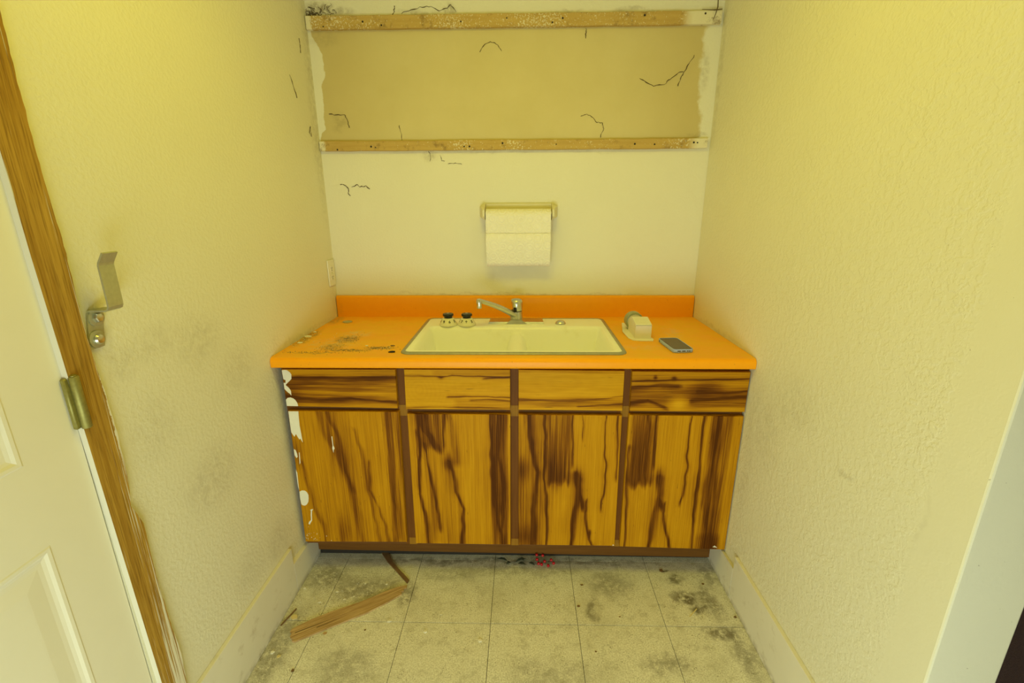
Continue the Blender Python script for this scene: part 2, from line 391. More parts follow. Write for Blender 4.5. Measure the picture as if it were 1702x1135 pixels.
# ------------------------------------------------------------------ mesh helpers
def link(name, me, mat, parent=None, loc=None):
    o = bpy.data.objects.new(name, me); C.objects.link(o)
    if mat is not None: me.materials.append(mat)
    if loc is not None: o.location = loc
    if parent is not None: o.parent = parent
    return o
def tag(o, label=None, cat=None, group=None, kind=None):
    if label: o['label'] = label
    if cat: o['category'] = cat
    if group: o['group'] = group
    if kind: o['kind'] = kind
    return o
def thing(name, label, cat, loc=(0, 0, 0), rz=0.0, group=None):
    o = bpy.data.objects.new(name, None); C.objects.link(o)
    o.location = loc; o.rotation_euler = (0, 0, rz); o.empty_display_size = 0.05
    return tag(o, label, cat, group)
class MB:
    def __init__(s): s.bm = bmesh.new()
    def box(s, lo, hi, bev=0.0, seg=2):
        r = bmesh.ops.create_cube(s.bm, size=1.0)
        vs = r['verts']
        for v in vs:
            v.co = Vector((lo[i] + (hi[i] - lo[i]) * (v.co[i] + 0.5) for i in range(3)))
        if bev > 0:
            es = list({e for v in vs for e in v.link_edges})
            bmesh.ops.bevel(s.bm, geom=es, offset=bev, segments=seg, affect='EDGES', profile=0.5)
        return s
    def hexa(s, pts):
        """8 points: bottom 4 then top 4, both counter-clockwise seen from above"""
        v = [s.bm.verts.new(p) for p in pts]
        for f in ((3, 2, 1, 0), (4, 5, 6, 7), (0, 1, 5, 4), (1, 2, 6, 5), (2, 3, 7, 6), (3, 0, 4, 7)):
            s.bm.faces.new([v[i] for i in f])
        return s
    def prism(s, poly, axis, a, b):
        """polygon in the two other axes, extruded along axis from a to b"""
        def P(p, t):
            q = list(p); q.insert(axis, t); return Vector(q)
        A = [s.bm.verts.new(P(p, a)) for p in poly]; B = [s.bm.verts.new(P(p, b)) for p in poly]
        n = len(poly)
        s.bm.faces.new(A); s.bm.faces.new(B[::-1])
        for i in range(n): s.bm.faces.new((A[i], B[i], B[(i + 1) % n], A[(i + 1) % n]))
        return s
    def lathe(s, prof, c=(0, 0, 0), seg=24, axis='Z', squash=1.0):
        rings = []
        for r, h in prof:
            ring = []
            for k in range(seg):
                a = 2 * math.pi * k / seg
                p = Vector((r * math.cos(a), r * math.sin(a) * squash, h))
                if axis == 'X': p = Vector((p.z, p.x, p.y))
                elif axis == 'Y': p = Vector((p.x, -p.z, p.y))
                ring.append(s.bm.verts.new(p + Vector(c)))
            rings.append(ring)
        for a, b in zip(rings, rings[1:]):
            for k in range(seg):
                s.bm.faces.new((a[k], a[(k + 1) % seg], b[(k + 1) % seg], b[k]))
        s.bm.faces.new(rings[0][::-1]); s.bm.faces.new(rings[-1])
        return s
    def tube(s, pts, rad, seg=8, flat=1.0):
        pts = [Vector(p) for p in pts]; n = len(pts)
        rad = rad if isinstance(rad, (list, tuple)) else [rad] * n
        rings = []; ref = None
        for i, p in enumerate(pts):
            d = (pts[min(i + 1, n - 1)] - pts[max(i - 1, 0)]).normalized()
            if ref is None:
                ref = Vector((0, 0, 1)) if abs(d.z) < 0.9 else Vector((1, 0, 0))
            a = (ref - d * ref.dot(d)).normalized(); b = d.cross(a); ref = a
            rings.append([s.bm.verts.new(p + (a * math.cos(t) * flat + b * math.sin(t)) * rad[i])
                          for t in [2 * math.pi * k / seg for k in range(seg)]])
        for A, B in zip(rings, rings[1:]):
            for k in range(seg): s.bm.faces.new((A[k], A[(k + 1) % seg], B[(k + 1) % seg], B[k]))
        s.bm.faces.new(rings[0][::-1]); s.bm.faces.new(rings[-1])
        return s
    def ball(s, c, r, u=12, v=8):
        m = Matrix.Translation(c) @ Matrix.Scale(r, 4)
        bmesh.ops.create_uvsphere(s.bm, u_segments=u, v_segments=v, radius=1.0, matrix=m); return s
    def build(s, name, mat, parent=None, smooth=False, org=None, loc=None):
        bmesh.ops.recalc_face_normals(s.bm, faces=s.bm.faces)
        if org is not None:
            for v in s.bm.verts: v.co -= Vector(org)
            loc = org
        me = bpy.data.meshes.new(name); s.bm.to_mesh(me); s.bm.free()
        if smooth:
            for p in me.polygons: p.use_smooth = True
            try: me.set_sharp_from_angle(angle=math.radians(38))
            except Exception: pass
        return link(name, me, mat, parent, loc)
def struct(o): o['kind'] = 'structure'; return o

# ------------------------------------------------------------------ room shell
struct(MB().box((-0.12, 0, -0.05), (XFAR, 0.12, CEIL)).build('wall_back', M_back))
JB = -1.3145                    # hinge side of the door opening
DE = -2.085                     # far side of the door opening
wl = MB().box((-0.12, JB, -0.05), (0, 0, CEIL))
wl.box((-0.12, YBACK, -0.05), (0, DE, CEIL)).box((-0.12, DE, 2.05), (0, JB, CEIL))
struct(wl.build('wall_left', M_left))
struct(MB().box((W, YEND, -0.05), (1.775, 0, CEIL), 0.004, 2).build('wall_right', M_right))
struct(MB().box((-0.12, YBACK, CEIL), (XFAR, 0.12, CEIL + 0.1)).build('ceiling', M_ceil))
WX0, WX1, WZ0, WZ1 = 0.20, 1.30, 0.04, 0.78      # unseen low opening, added and placed to suit the daylight fill
wf = MB()
wf.box((-0.12, YBACK - 0.12, -0.05), (WX0, YBACK, CEIL)).box((WX1, YBACK - 0.12, -0.05), (XFAR, YBACK, CEIL))
wf.box((WX0, YBACK - 0.12, -0.05), (WX1, YBACK, WZ0)).box((WX0, YBACK - 0.12, WZ1), (WX1, YBACK, CEIL))
struct(wf.build('wall_front', M_room))
struct(MB().box((XFAR, YBACK, -0.05), (XFAR + 0.12, 0, CEIL)).build('wall_far_right', M_room))
F_ = 0.03
struct(MB().box((WX0, YBACK - 0.10, WZ0), (WX0 + F_, YBACK - 0.02, WZ1)).box((WX1 - F_, YBACK - 0.10, WZ0), (WX1, YBACK - 0.02, WZ1))
       .box((WX0 + F_, YBACK - 0.10, WZ0), (WX1 - F_, YBACK - 0.02, WZ0 + F_)).box((WX0 + F_, YBACK - 0.10, WZ1 - F_), (WX1 - F_, YBACK - 0.02, WZ1))
       .build('added_window', M_cream))  # frame of the added, unseen low opening

# floor: bedding slab, separate vinyl tiles, carpet beyond the wall end
fl = struct(MB().box((-0.12, YBACK, -0.05), (1.72, 0.02, -0.0032)).build('floor', M_sub))
TX0, TY0 = 0.75089, -0.8293
for j in range(-3, 2):
    for i in range(-3, 3):
        x0, x1 = TX0 + i * TILE, TX0 + (i + 1) * TILE
        y1 = TY0 + (j + 1) * TILE; y0 = y1 - TILE
        x0, x1, y1 = max(x0, 0.0), min(x1, W if y0 > YEND else 1.72), min(y1, -0.25)
        if x1 - x0 < 0.02 or y1 - y0 < 0.02: continue
        g = 0.0008
        c = ((x0 + x1) / 2, (y0 + y1) / 2, 0)
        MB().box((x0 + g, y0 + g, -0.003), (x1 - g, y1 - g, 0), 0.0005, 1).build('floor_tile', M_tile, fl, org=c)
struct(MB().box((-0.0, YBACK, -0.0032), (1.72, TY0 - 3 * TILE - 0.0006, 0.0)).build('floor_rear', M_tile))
struct(MB().box((1.72, YBACK, -0.05), (XFAR, 0, 0.004)).build('floor_carpet', M_carpet))

# baseboards: tall board, lower stub that runs under the cabinet doors
def baseboard(name, xa, xb, h, ye):
    o = struct(MB().box((xa, ye, 0.0015), (xb, -0.704, h), 0.0015, 2).build(name, M_base))
    lo = 0.115
    xin = xb if xa == 0 else xa
    MB().hexa([(xa, -0.7030, 0.0015), (xb, -0.7030, 0.0015), (xb, -0.50, 0.0015), (xa, -0.50, 0.0015),
               (xa, -0.7030, lo + 0.018), (xb, -0.7030, lo + 0.012), (xb, -0.50, lo), (xa, -0.50, lo + 0.004)]).build('stub_board', M_base, o)
    return o
baseboard('baseboard_left', 0.0, 0.013, 0.197, -1.2425)
baseboard('baseboard_right', W - 0.013, W, 0.185, -1.402)

# door casing (worn bare wood) on the left wall, jagged on its far edge
rng = random.Random(3)
ctrl = [(0.0, -1.243), (0.245, -1.243), (0.344, -1.236), (0.42, -1.243), (0.577, -1.248), (0.723, -1.245), (0.784, -1.263), (0.857, -1.252),
        (0.957, -1.250), (1.026, -1.252), (1.163, -1.260), (1.324, -1.256), (1.472, -1.261), (1.605, -1.260), (1.70, -1.257), (2.12, -1.258)]
zs = np.linspace(0.0, 2.12, 150)
ys = np.interp(zs, [c[0] for c in ctrl], [c[1] for c in ctrl]) + np.array([rng.uniform(-0.0012, 0.0012) for _ in zs])
bm = bmesh.new(); prev = None
for z, y in zip(zs, ys):
    yl = -1.3065 - 0.016 * min(1, max(0, (z - 0.33) / 1.0))
    q = [bm.verts.new(p) for p in ((0.0, yl, z), (0.012, yl, z), (0.012, y - 0.002, z), (0.0095, y, z), (0.0, y, z))]
    if prev:
        for k in range(5): bm.faces.new((prev[k], prev[(k + 1) % 5], q[(k + 1) % 5], q[k]))
    else: bm.faces.new(q)
    prev = q
bm.faces.new(prev[::-1])
m = MB(); m.bm.free(); m.bm = bm
struct(m.build('trim_1', M_casing))

# panelled door in the left wall, hinged beside the casing
dy0, dy1 = JB - 0.003, DE + 0.003
st = 0.107; pw = (dy0 - dy1 - 3 * st) / 2
colsY = [(dy0 - st - pw, dy0 - st), (dy0 - 2 * st - 2 * pw, dy0 - 2 * st - pw)]
rowsZ = [(0.21, 0.8145), (0.9765, 1.60), (1.71, 1.92)]
xf, xb = 0.0, -0.035
db = MB()
db.box((xb, dy0 - st, 0.008), (xf, dy0, 2.04)); db.box((xb, dy1, 0.008), (xf, dy1 + st, 2.04))
db.box((xb, dy0 - 2 * st - pw, 0.008), (xf, dy0 - st - pw, 2.04))
zz = [0.008] + [v for r in rowsZ for v in r] + [2.04]
for a, b in zip(zz[0::2], zz[1::2]):
    for (ya, yb) in colsY: db.box((xb, ya, a), (xf, yb, b))
door = struct(db.build('door_1', M_cream))
for (ya, yb) in colsY:
    for (za, zb) in rowsZ:
        bm = bmesh.new(); rings = []
        for ins, dx in ((0, 0.0), (0.003, 0.0012), (0.009, 0.0008), (0.014, -0.0020), (0.020, -0.0036), (0.028, -0.0038), (0.056, -0.0014), (0.060, -0.0013)):
            rings.append([bm.verts.new((xf + dx, y, z)) for y, z in ((ya + ins, za + ins), (yb - ins, za + ins), (yb - ins, zb - ins), (ya + ins, zb - ins))])
        for A, B in zip(rings, rings[1:]):
            for k in range(4): bm.faces.new((A[k], A[(k + 1) % 4], B[(k + 1) % 4], B[k]))
        bm.faces.new(rings[-1])
        back = [bm.verts.new((xb + 0.004, y, z)) for y, z in ((ya, za), (yb, za), (yb, zb), (ya, zb))]
        for k in range(4): bm.faces.new((rings[0][k], rings[0][(k + 1) % 4], back[(k + 1) % 4], back[k]))
        bm.faces.new(back[::-1])
        m = MB(); m.bm.free(); m.bm = bm; m.build('door_panel', M_cream, door)
h = MB().lathe([(0.0076, 0.9945), (0.0085, 0.996), (0.0085, 1.0985), (0.0076, 1.1)], (0.0140, -1.3115, 0), 16)
h.box((0.0005, -1.3270, 0.996), (0.0095, -1.3165, 1.0985), 0.002, 1)
hg = h.build('hinge', M_brass, door, smooth=True)
hg['label'] = 'tarnished brass hinge'
MB().lathe([(0.006, 1.0995), (0.0062, 1.102), (0.003, 1.1035)], (0.0140, -1.3115, 0), 12).build('hinge_pin', M_brass, hg, smooth=True)

# ------------------------------------------------------------------ base cabinet
cab = thing('base_cabinet', 'long base cabinet with dark-streaked wood drawers and doors under the orange worktop', 'cabinet', (0.82, -0.3, 0))
cl = Vector((0.82, -0.3, 0))
def cpart(mb, name, mat, parent=cab, smooth=False, off=None):
    for v in mb.bm.verts: v.co -= cl
    return mb.build(name, mat, parent, smooth)
YF = -0.588    # face frame plane
cpart(MB().box((0.012, -0.56, 0.118), (0.028, -0.003, 0.872)).box((W - 0.016, -0.56, 0.118), (W - 0.002, -0.003, 0.872))
      .box((0.028, -0.56, 0.118), (W - 0.016, -0.003, 0.134)).box((0.028, -0.012, 0.134), (W - 0.016, -0.003, 0.60)), 'carcass', M_inside)
for a, b in ((0.012, 0.055), (0.405, 0.465), (0.803, 0.863), (1.195, 1.255), (W - 0.045, W - 0.003)):
    cpart(MB().box((a, YF, 0.128), (b, -0.562, 0.872)), 'stile', M_frame)
for a, b in ((0.055, 0.405), (0.465, 0.803), (0.863, 1.195), (1.255, W - 0.045)):
    cpart(MB().box((a, YF + 0.0005, 0.665), (b, -0.563, 0.735)), 'rail', M_rail)
    cpart(MB().box((a, YF + 0.0005, 0.126), (b, -0.563, 0.17)), 'rail', M_rail)
    cpart(MB().box((a, YF + 0.0005, 0.845), (b, -0.563, 0.872)), 'rail', M_rail)
for xc in (0.434, 0.833, 1.2245):      # bare spots where the rails cross the stiles
    cpart(MB().box((xc - 0.0145, YF - 0.0012, 0.680), (xc + 0.0145, YF, 0.722)), 'joint_block', M_joint)
    cpart(MB().box((xc - 0.0145, YF - 0.0012, 0.128), (xc + 0.0145, YF, 0.158)), 'joint_block', M_joint)
cpart(MB().hexa([(0.014, -0.512, 0.032), (W - 0.014, -0.512, 0.016), (W - 0.014, -0.497, 0.016), (0.014, -0.497, 0.032),
                 (0.014, -0.512, 0.127), (W - 0.014, -0.512, 0.127), (W - 0.014, -0.497, 0.127), (0.014, -0.497, 0.127)]), 'toe_kick', M_kick)
cpart(MB().box((0.014, -0.585, 0.1285), (W - 0.004, -0.497, 0.1335)), 'kick_soffit', M_kick)

cpart(MB().box((0.014, -0.4965, 0.0006), (W - 0.014, -0.488, 0.060)), 'gap_shade_strip', M_dark)  # dark strip painting in the shade of the gap below the toe kick
# --- veneer fronts: the grain figure is a value stored on a fine grid of the front face
def hash2(ix, iy, seed):
    n = np.sin(ix * 127.1 + iy * 311.7 + seed * 74.7) * 43758.5453
    return n - np.floor(n)
def vnoise(x, y, seed=0):
    ix, iy = np.floor(x), np.floor(y); fx, fy = x - ix, y - iy
    fx, fy = fx * fx * (3 - 2 * fx), fy * fy * (3 - 2 * fy)
    a, b = hash2(ix, iy, seed), hash2(ix + 1, iy, seed); c, d = hash2(ix, iy + 1, seed), hash2(ix + 1, iy + 1, seed)
    return (a * (1 - fx) + b * fx) * (1 - fy) + (c * (1 - fx) + d * fx) * fy
def streak(U, V, pts, w, k, jit=0.004, seed=0):
    pts = sorted(pts, key=lambda p: p[1])
    vs = [p[1] for p in pts]; us = [p[0] for p in pts]
    c = np.interp(V, vs, us) + (vnoise(V * 14, V * 0, seed) - 0.5) * jit * 4
    ww = w * (0.55 + 0.9 * vnoise(V * 6, V * 0 + 3, seed + 5))
    e = np.clip((V - vs[0]) / 0.03 + (1 if vs[0] <= 0.02 else 0), 0, 1) * np.clip((vs[-1] - V) / 0.05 + (1 if vs[-1] >= 0.98 else 0), 0, 1)
    d = (U - c) / ww
    return k * np.exp(-np.where(d > 0, np.abs(d) ** 2.4 * 0.7, np.abs(d) ** 3.0 * 3.0)) * e * (0.75 + 0.5 * vnoise(U * 60, V * 8, seed + 2)) + 0.22 * k * np.exp(-(d * 0.33) ** 2) * e
def blob(U, V, u, v, ru, rv, k, hard=2.0):
    d = ((U - u) / ru) ** 2 + ((V - v) / rv) ** 2
    return k * np.exp(-d ** (hard / 2))
def band(U, V, u0, u1, v0, v1, k, lines=40, seed=0, soft=0.03):
    e = np.clip((U - u0) / soft, 0, 1) * np.clip((u1 - U) / soft, 0, 1)
    s = np.clip((V - v0) / 0.05 + (1 if v0 <= 0 else 0), 0, 1) * np.clip((v1 - V + (vnoise(U * 30, V * 0, seed + 9) - 0.5) * 0.08) / 0.05 + (1 if v1 >= 1 else 0), 0, 1)
    return k * e * s * (0.12 + 0.75 * vnoise(U * lines * 1.3, V * 3, seed) + 0.5 * vnoise(U * lines * 3.1, V * 5, seed + 1))
def front(name, quad, thick, fig, mat, horizontal, nx, nz):
    """quad: (x,z) of top-left, top-right, bottom-right, bottom-left"""
    yf = YF - 0.0015 - thick; yb_ = YF - 0.0015
    tl, tr, br, bl = [np.array(q) for q in quad]
    e = 0.0015
    us = np.concatenate(([0.0], np.linspace(e / 0.4, 1 - e / 0.4, nx - 2), [1.0])); vs = np.concatenate(([0.0], np.linspace(e / 0.5, 1 - e / 0.5, nz - 2), [1.0]))
    U, V = np.meshgrid(us, vs)
    P = (tl[None, None] * ((1 - U) * (1 - V))[..., None] + tr[None, None] * (U * (1 - V))[..., None]
         + br[None, None] * (U * V)[..., None] + bl[None, None] * ((1 - U) * V)[..., None])
    Y = np.full(U.shape, yf); Y[0, :] += e; Y[-1, :] += e; Y[:, 0] += e; Y[:, -1] += e; Y = np.minimum(Y, yf + e)
    F = fig(V, U) if horizontal else fig(U, V)
    F = np.clip(F, 0, 1.1)
    verts = [(P[i, j, 0], Y[i, j], P[i, j, 1]) for i in range(nz) for j in range(nx)]
    faces = [(i * nx + j, (i + 1) * nx + j, (i + 1) * nx + j + 1, i * nx + j + 1) for i in range(nz - 1) for j in range(nx - 1)]
    n0 = len(verts)
    verts += [(q[0], yb_, q[1]) for q in quad]
    faces.append((n0, n0 + 1, n0 + 2, n0 + 3))
    top = [j for j in range(nx)]; rgt = [i * nx + nx - 1 for i in range(nz)]
    bot = [(nz - 1) * nx + j for j in range(nx - 1, -1, -1)]; lft = [i * nx for i in range(nz - 1, -1, -1)]
    for k, run in enumerate((top, rgt, bot, lft)):
        faces.append(tuple(run + [n0 + (k + 1) % 4, n0 + k]))
    me = bpy.data.meshes.new(name)
    me.from_pydata([(v[0] - cl.x, v[1] - cl.y, v[2]) for v in verts], [], faces)
    at = me.attributes.new('figure', 'FLOAT', 'POINT')
    at.data.foreach_set('value', np.concatenate((F.ravel(), np.full(4, 0.15))).astype(np.float32))
    me.update()
    return link(name, me, mat, cab)

def ring_grain(U, V, cu, cv, su, sv, n, k, seed):
    d = np.sqrt(((U - cu) / su) ** 2 + ((V - cv) / sv) ** 2) + 0.15 * vnoise(U * 5, V * 5, seed)
    return k * (0.5 + 0.5 * np.sin(d * n)) * np.exp(-d * 0.8)

def fig_d1(U, V):
    return 0.22 + 0.78 * (fig_d1b(U, V) - 0.22)
def fig_d1b(U, V):
    f = 0.26 + 0.10 * (vnoise(U * 9 - V * 3, V * 1.2, 1) - 0.5)
    f += streak(U, V, [(0.27, 0.0), (0.33, 0.2), (0.42, 0.34), (0.48, 0.52), (0.53, 0.74), (0.58, 1.0)], 0.045, 0.33, seed=1)
    f += streak(U, V, [(0.34, 0.0), (0.44, 0.2), (0.47, 0.45), (0.52, 0.62)], 0.022, 0.36, seed=2)
    f += streak(U, V, [(0.57, 0.1), (0.63, 0.28), (0.66, 0.55), (0.70, 0.8), (0.74, 1.0)], 0.026, 0.30, seed=3)
    f += streak(U, V, [(0.69, 0.34), (0.67, 0.58), (0.75, 0.72), (0.80, 0.87), (0.82, 1.0)], 0.014, 0.36, seed=4)
    f += streak(U, V, [(0.06, 0.34), (0.08, 0.5), (0.13, 0.72), (0.19, 0.86), (0.2, 1.0)], 0.022, 0.34, seed=5)
    f += band(U, V, 0.855, 1.02, 0, 1, 0.46, 40, 6)
    f += streak(U, V, [(0.88, 0.0), (0.90, 0.5), (0.91, 1.0)], 0.02, 0.25, seed=7)
    f += band(U, V, 0.25, 0.6, 0.0, 1, 0.16, 24, 8, 0.08)
    f += blob(U, V, 0.40, 0.92, 0.05, 0.12, 0.3) + blob(U, V, 0.03, 0.3, 0.06, 0.12, 0.4)
    return f
def fig_d2(U, V):
    f = 0.22 + 0.10 * (vnoise(U * 9, V * 1.5, 11) - 0.5)
    f += streak(U, V, [(0.09, 0.0), (0.105, 0.18), (0.09, 0.37), (0.066, 0.595), (0.117, 0.74), (0.134, 1.0)], 0.018, 0.62, seed=1)
    f += streak(U, V, [(0.07, 0.1), (0.075, 0.35), (0.066, 0.58)], 0.01, 0.4, seed=12)
    f += streak(U, V, [(0.13, 0.0), (0.16, 0.12), (0.21, 0.165), (0.31, 0.30)], 0.035, 0.62, seed=2)
    f += band(U, V, 0.10, 0.36, -0.1, 0.27, 0.50, 26, 3, 0.06)
    f += streak(U, V, [(0.35, 0.0), (0.34, 0.12), (0.33, 0.28)], 0.02, 0.45, seed=13)
    f += streak(U, V, [(0.37, 0.33), (0.42, 0.42), (0.44, 0.58), (0.515, 0.71), (0.50, 0.9), (0.485, 1.0)], 0.018, 0.72, seed=4)
    f += blob(U, V, 0.385, 0.36, 0.045, 0.045, 0.6) + streak(U, V, [(0.40, 0.0), (0.44, 0.2), (0.47, 0.4)], 0.03, 0.28, seed=14)
    f += streak(U, V, [(0.155, 0.2), (0.18, 0.42), (0.225, 0.62), (0.26, 0.76), (0.262, 0.92)], 0.014, 0.58, seed=5)
    f += band(U, V, 0.13, 0.45, 0.25, 1.0, 0.18, 22, 6, 0.06)
    f += band(U, V, 0.79, 0.99, 0, 1, 0.62, 34, 7)
    f += streak(U, V, [(0.80, 0.0), (0.815, 0.2), (0.815, 0.4), (0.83, 0.62), (0.90, 0.9), (0.91, 1.0)], 0.022, 0.5, seed=8)
    f += streak(U, V, [(0.88, 0.0), (0.87, 0.3), (0.94, 0.55), (0.90, 0.9)], 0.02, 0.35, seed=9)
    return f
def fig_d3(U, V):
    f = 0.23 + 0.10 * (vnoise(U * 9, V * 1.5, 21) - 0.5)
    f += streak(U, V, [(0.10, 0.0), (0.12, 0.23), (0.19, 0.42), (0.155, 0.6), (0.15, 1.0)], 0.030, 0.55, seed=1)
    f += blob(U, V, 0.05, 0.40, 0.06, 0.08, 0.5) + blob(U, V, 0.05, 0.93, 0.09, 0.09, 0.5) + blob(U, V, 0.01, 0.6, 0.03, 0.3, 0.3)
    f += streak(U, V, [(0.245, 0.0), (0.27, 0.23), (0.25, 0.47), (0.278, 0.6), (0.29, 1.0)], 0.014, 0.68, seed=2)
    f += band(U, V, 0.27, 0.53, 0, 0.54, 0.62, 30, 3) * (0.55 + 0.65 * np.clip(V / 0.5, 0, 1))
    f += blob(U, V, 0.36, 0.46, 0.07, 0.10, 0.42)
    f += streak(U, V, [(0.52, 0.0), (0.53, 0.2), (0.53, 0.4)], 0.016, 0.5, seed=4)
    f += blob(U, V, 0.59, 0.45, 0.05, 0.055, 0.6)
    f += streak(U, V, [(0.56, 0.4), (0.60, 0.55), (0.585, 0.68), (0.555, 0.83), (0.545, 1.0)], 0.026, 0.62, seed=5)
    f += streak(U, V, [(0.62, 0.45), (0.61, 0.55), (0.665, 0.735)], 0.02, 0.62, seed=6)
    f += streak(U, V, [(0.70, 0.61), (0.675, 0.73), (0.695, 0.83), (0.73, 0.95), (0.775, 1.0)], 0.012, 0.6, seed=7)
    f += streak(U, V, [(0.745, 0.86), (0.73, 0.95)], 0.012, 0.5, seed=17)
    f += streak(U, V, [(0.845, 0.0), (0.845, 0.2), (0.87, 0.41), (0.855, 0.56), (0.835, 0.74)], 0.008, 0.66, seed=8)
    f += streak(U, V, [(0.955, 0.0), (0.965, 0.22), (0.97, 0.5)], 0.010, 0.45, seed=9)
    f += streak(U, V, [(0.625, 0.0), (0.63, 0.2)], 0.006, 0.3, seed=19)
    f += band(U, V, 0.0, 0.3, 0, 1, 0.16, 30, 10, 0.05)
    return f
def fig_d4(U, V):
    f = 0.22 + 0.10 * (vnoise(U * 9, V * 1.5, 31) - 0.5)
    f += band(U, V, 0.0, 0.27, 0, 0.53, 0.62, 30, 3) * (0.6 + 0.55 * np.clip(V / 0.5, 0, 1))
    f += blob(U, V, 0.10, 0.25, 0.05, 0.2, 0.25)
    f += blob(U, V, 0.315, 0.44, 0.04, 0.06, 0.62)
    f += streak(U, V, [(0.235, 0.0), (0.24, 0.2), (0.25, 0.4)], 0.014, 0.5, seed=4)
    f += streak(U, V, [(0.17, 0.0), (0.18, 0.3), (0.185, 0.55)], 0.012, 0.45, seed=14)
    f += streak(U, V, [(0.31, 0.42), (0.325, 0.58), (0.31, 0.70), (0.28, 0.86), (0.27, 1.0)], 0.026, 0.6, seed=5)
    f += streak(U, V, [(0.325, 0.6), (0.375, 0.72)], 0.018, 0.55, seed=6)
    f += streak(U, V, [(0.40, 0.62), (0.375, 0.72), (0.41, 0.84), (0.455, 0.95), (0.48, 1.0)], 0.012, 0.62, seed=7)
    f += streak(U, V, [(0.545, 0.0), (0.54, 0.2), (0.555, 0.40), (0.54, 0.54), (0.525, 0.68)], 0.008, 0.66, seed=8)
    f += streak(U, V, [(0.655, 0.0), (0.65, 0.2), (0.665, 0.4), (0.665, 0.6), (0.665, 0.8), (0.68, 1.0)], 0.014, 0.6, seed=9)
    f += band(U, V, 0.70, 0.93, 0, 1, 0.52, 30, 10, 0.05)
    f += streak(U, V, [(0.78, 0.0), (0.78, 0.3), (0.76, 0.55), (0.80, 0.8), (0.84, 1.0)], 0.05, 0.32, seed=11)
    f += streak(U, V, [(0.01, 0.2), (0.02, 0.5), (0.04, 0.75), (0.05, 1.0)], 0.013, 0.55, seed=12)
    f += band(U, V, 0.7, 0.95, 0.86, 1.1, 0.3, 20, 13)
    return f
# level-grain drawers: first argument runs across the grain (0 top, 1 bottom), second along it
def fig_w1(A, B):
    f = 0.24 + 0.12 * (vnoise(A * 7, B * 1.5, 41) - 0.5)
    f += streak(A, B, [(0.24, 0.0), (0.22, 0.3), (0.22, 0.7), (0.20, 1.0)], 0.06, 0.62, seed=1)
    f += band(A, B, 0.25, 0.62, 0, 1.1, 0.52, 14, 2, 0.08) * np.clip(1.15 - 0.75 * B, 0, 1)
    f += streak(A, B, [(0.75, 0.0), (0.80, 0.3), (0.76, 0.6), (0.84, 1.0)], 0.05, 0.50, seed=3)
    f += band(A, B, 0.6, 0.95, 0, 1.1, 0.45, 12, 4, 0.08) * np.clip(1.1 - 0.9 * B, 0, 1)
    f += blob(B, A, 0.05, 0.75, 0.12, 0.25, 0.3)
    return f
def fig_w2(A, B):
    f = 0.06 + 0.10 * (vnoise(A * 6, B * 1.5, 51) - 0.5)
    f += ring_grain(B, A, 0.14, 0.5, 0.16, 0.5, 26, 0.05, 2)
    f += ring_grain(B, A, 0.6, 0.42, 0.18, 0.4, 18, 0.04, 5)
    f += streak(A, B, [(0.15, 0.0), (0.16, 0.3), (0.19, 0.35), (0.14, 0.45), (0.17, 0.75), (0.18, 1.0)], 0.022, 0.55, seed=1)
    f += blob(B, A, 0.345, 0.19, 0.03, 0.05, 0.5) + band(A, B, 0.0, 0.14, 0.25, 1.1, 0.30, 16, 6)
    f += streak(A, B, [(0.23, 0.72), (0.19, 0.9), (0.18, 1.0)], 0.02, 0.4, seed=7)
    f += streak(A, B, [(0.68, 0.38), (0.66, 0.7), (0.69, 1.0)], 0.02, 0.55, seed=3)
    f += streak(A, B, [(0.76, 0.6), (0.74, 0.85), (0.78, 1.0)], 0.02, 0.42, seed=4)
    f += band(A, B, 0.72, 1.0, 0.45, 1.1, 0.24, 14, 8, 0.06)
    f += streak(A, B, [(0.97, 0.0), (0.94, 0.3), (0.96, 1.0)], 0.02, 0.4, seed=5)
    return f
def fig_w3(A, B):
    f = 0.08 + 0.10 * (vnoise(A * 6, B * 1.5, 61) - 0.5)
    f += ring_grain(B, A, 0.45, 0.3, 0.5, 0.5, 22, 0.05, 3)
    f += band(A, B, 0.66, 0.98, -0.1, 1.1, 0.36, 12, 2, 0.08)
    f += streak(A, B, [(0.74, 0.0), (0.76, 0.4), (0.70, 0.8), (0.62, 1.0)], 0.03, 0.26, seed=3)
    f += streak(A, B, [(0.90, 0.55), (0.86, 0.8), (0.82, 1.0)], 0.02, 0.4, seed=4)
    f += band(A, B, 0.0, 0.08, -0.1, 1.1, 0.3, 10, 5)
    return f
def fig_w4(A, B):
    f = 0.24 + 0.12 * (vnoise(A * 7, B * 1.8, 71) - 0.5)
    f += streak(A, B, [(0.24, 0.0), (0.20, 0.4), (0.19, 0.7), (0.16, 1.0)], 0.022, 0.5, seed=1)
    f += streak(A, B, [(0.40, 0.0), (0.34, 0.25), (0.36, 0.45)], 0.05, 0.50, seed=2)
    f += blob(B, A, 0.60, 0.45, 0.14, 0.22, 0.40) + blob(B, A, 0.70, 0.35, 0.10, 0.12, 0.25)
    f += streak(A, B, [(0.80, 0.0), (0.72, 0.15), (0.95, 0.35)], 0.05, 0.45, seed=3)
    f += streak(A, B, [(0.72, 0.5), (0.66, 0.75), (0.60, 1.0)], 0.05, 0.5, seed=4)
    f += streak(A, B, [(0.48, 0.55), (0.52, 0.8), (0.46, 1.0)], 0.03, 0.4, seed=5)
    f += band(A, B, 0.3, 0.95, -0.1, 1.1, 0.30, 16, 6, 0.1)
    f += blob(B, A, 0.20, 0.15, 0.015, 0.05, 0.6) + blob(B, A, 0.36, 0.17, 0.02, 0.05, 0.7)
    f -= blob(B, A, 0.42, 0.80, 0.08, 0.14, 0.55)
    return f
TH = 0.0185
dr = []
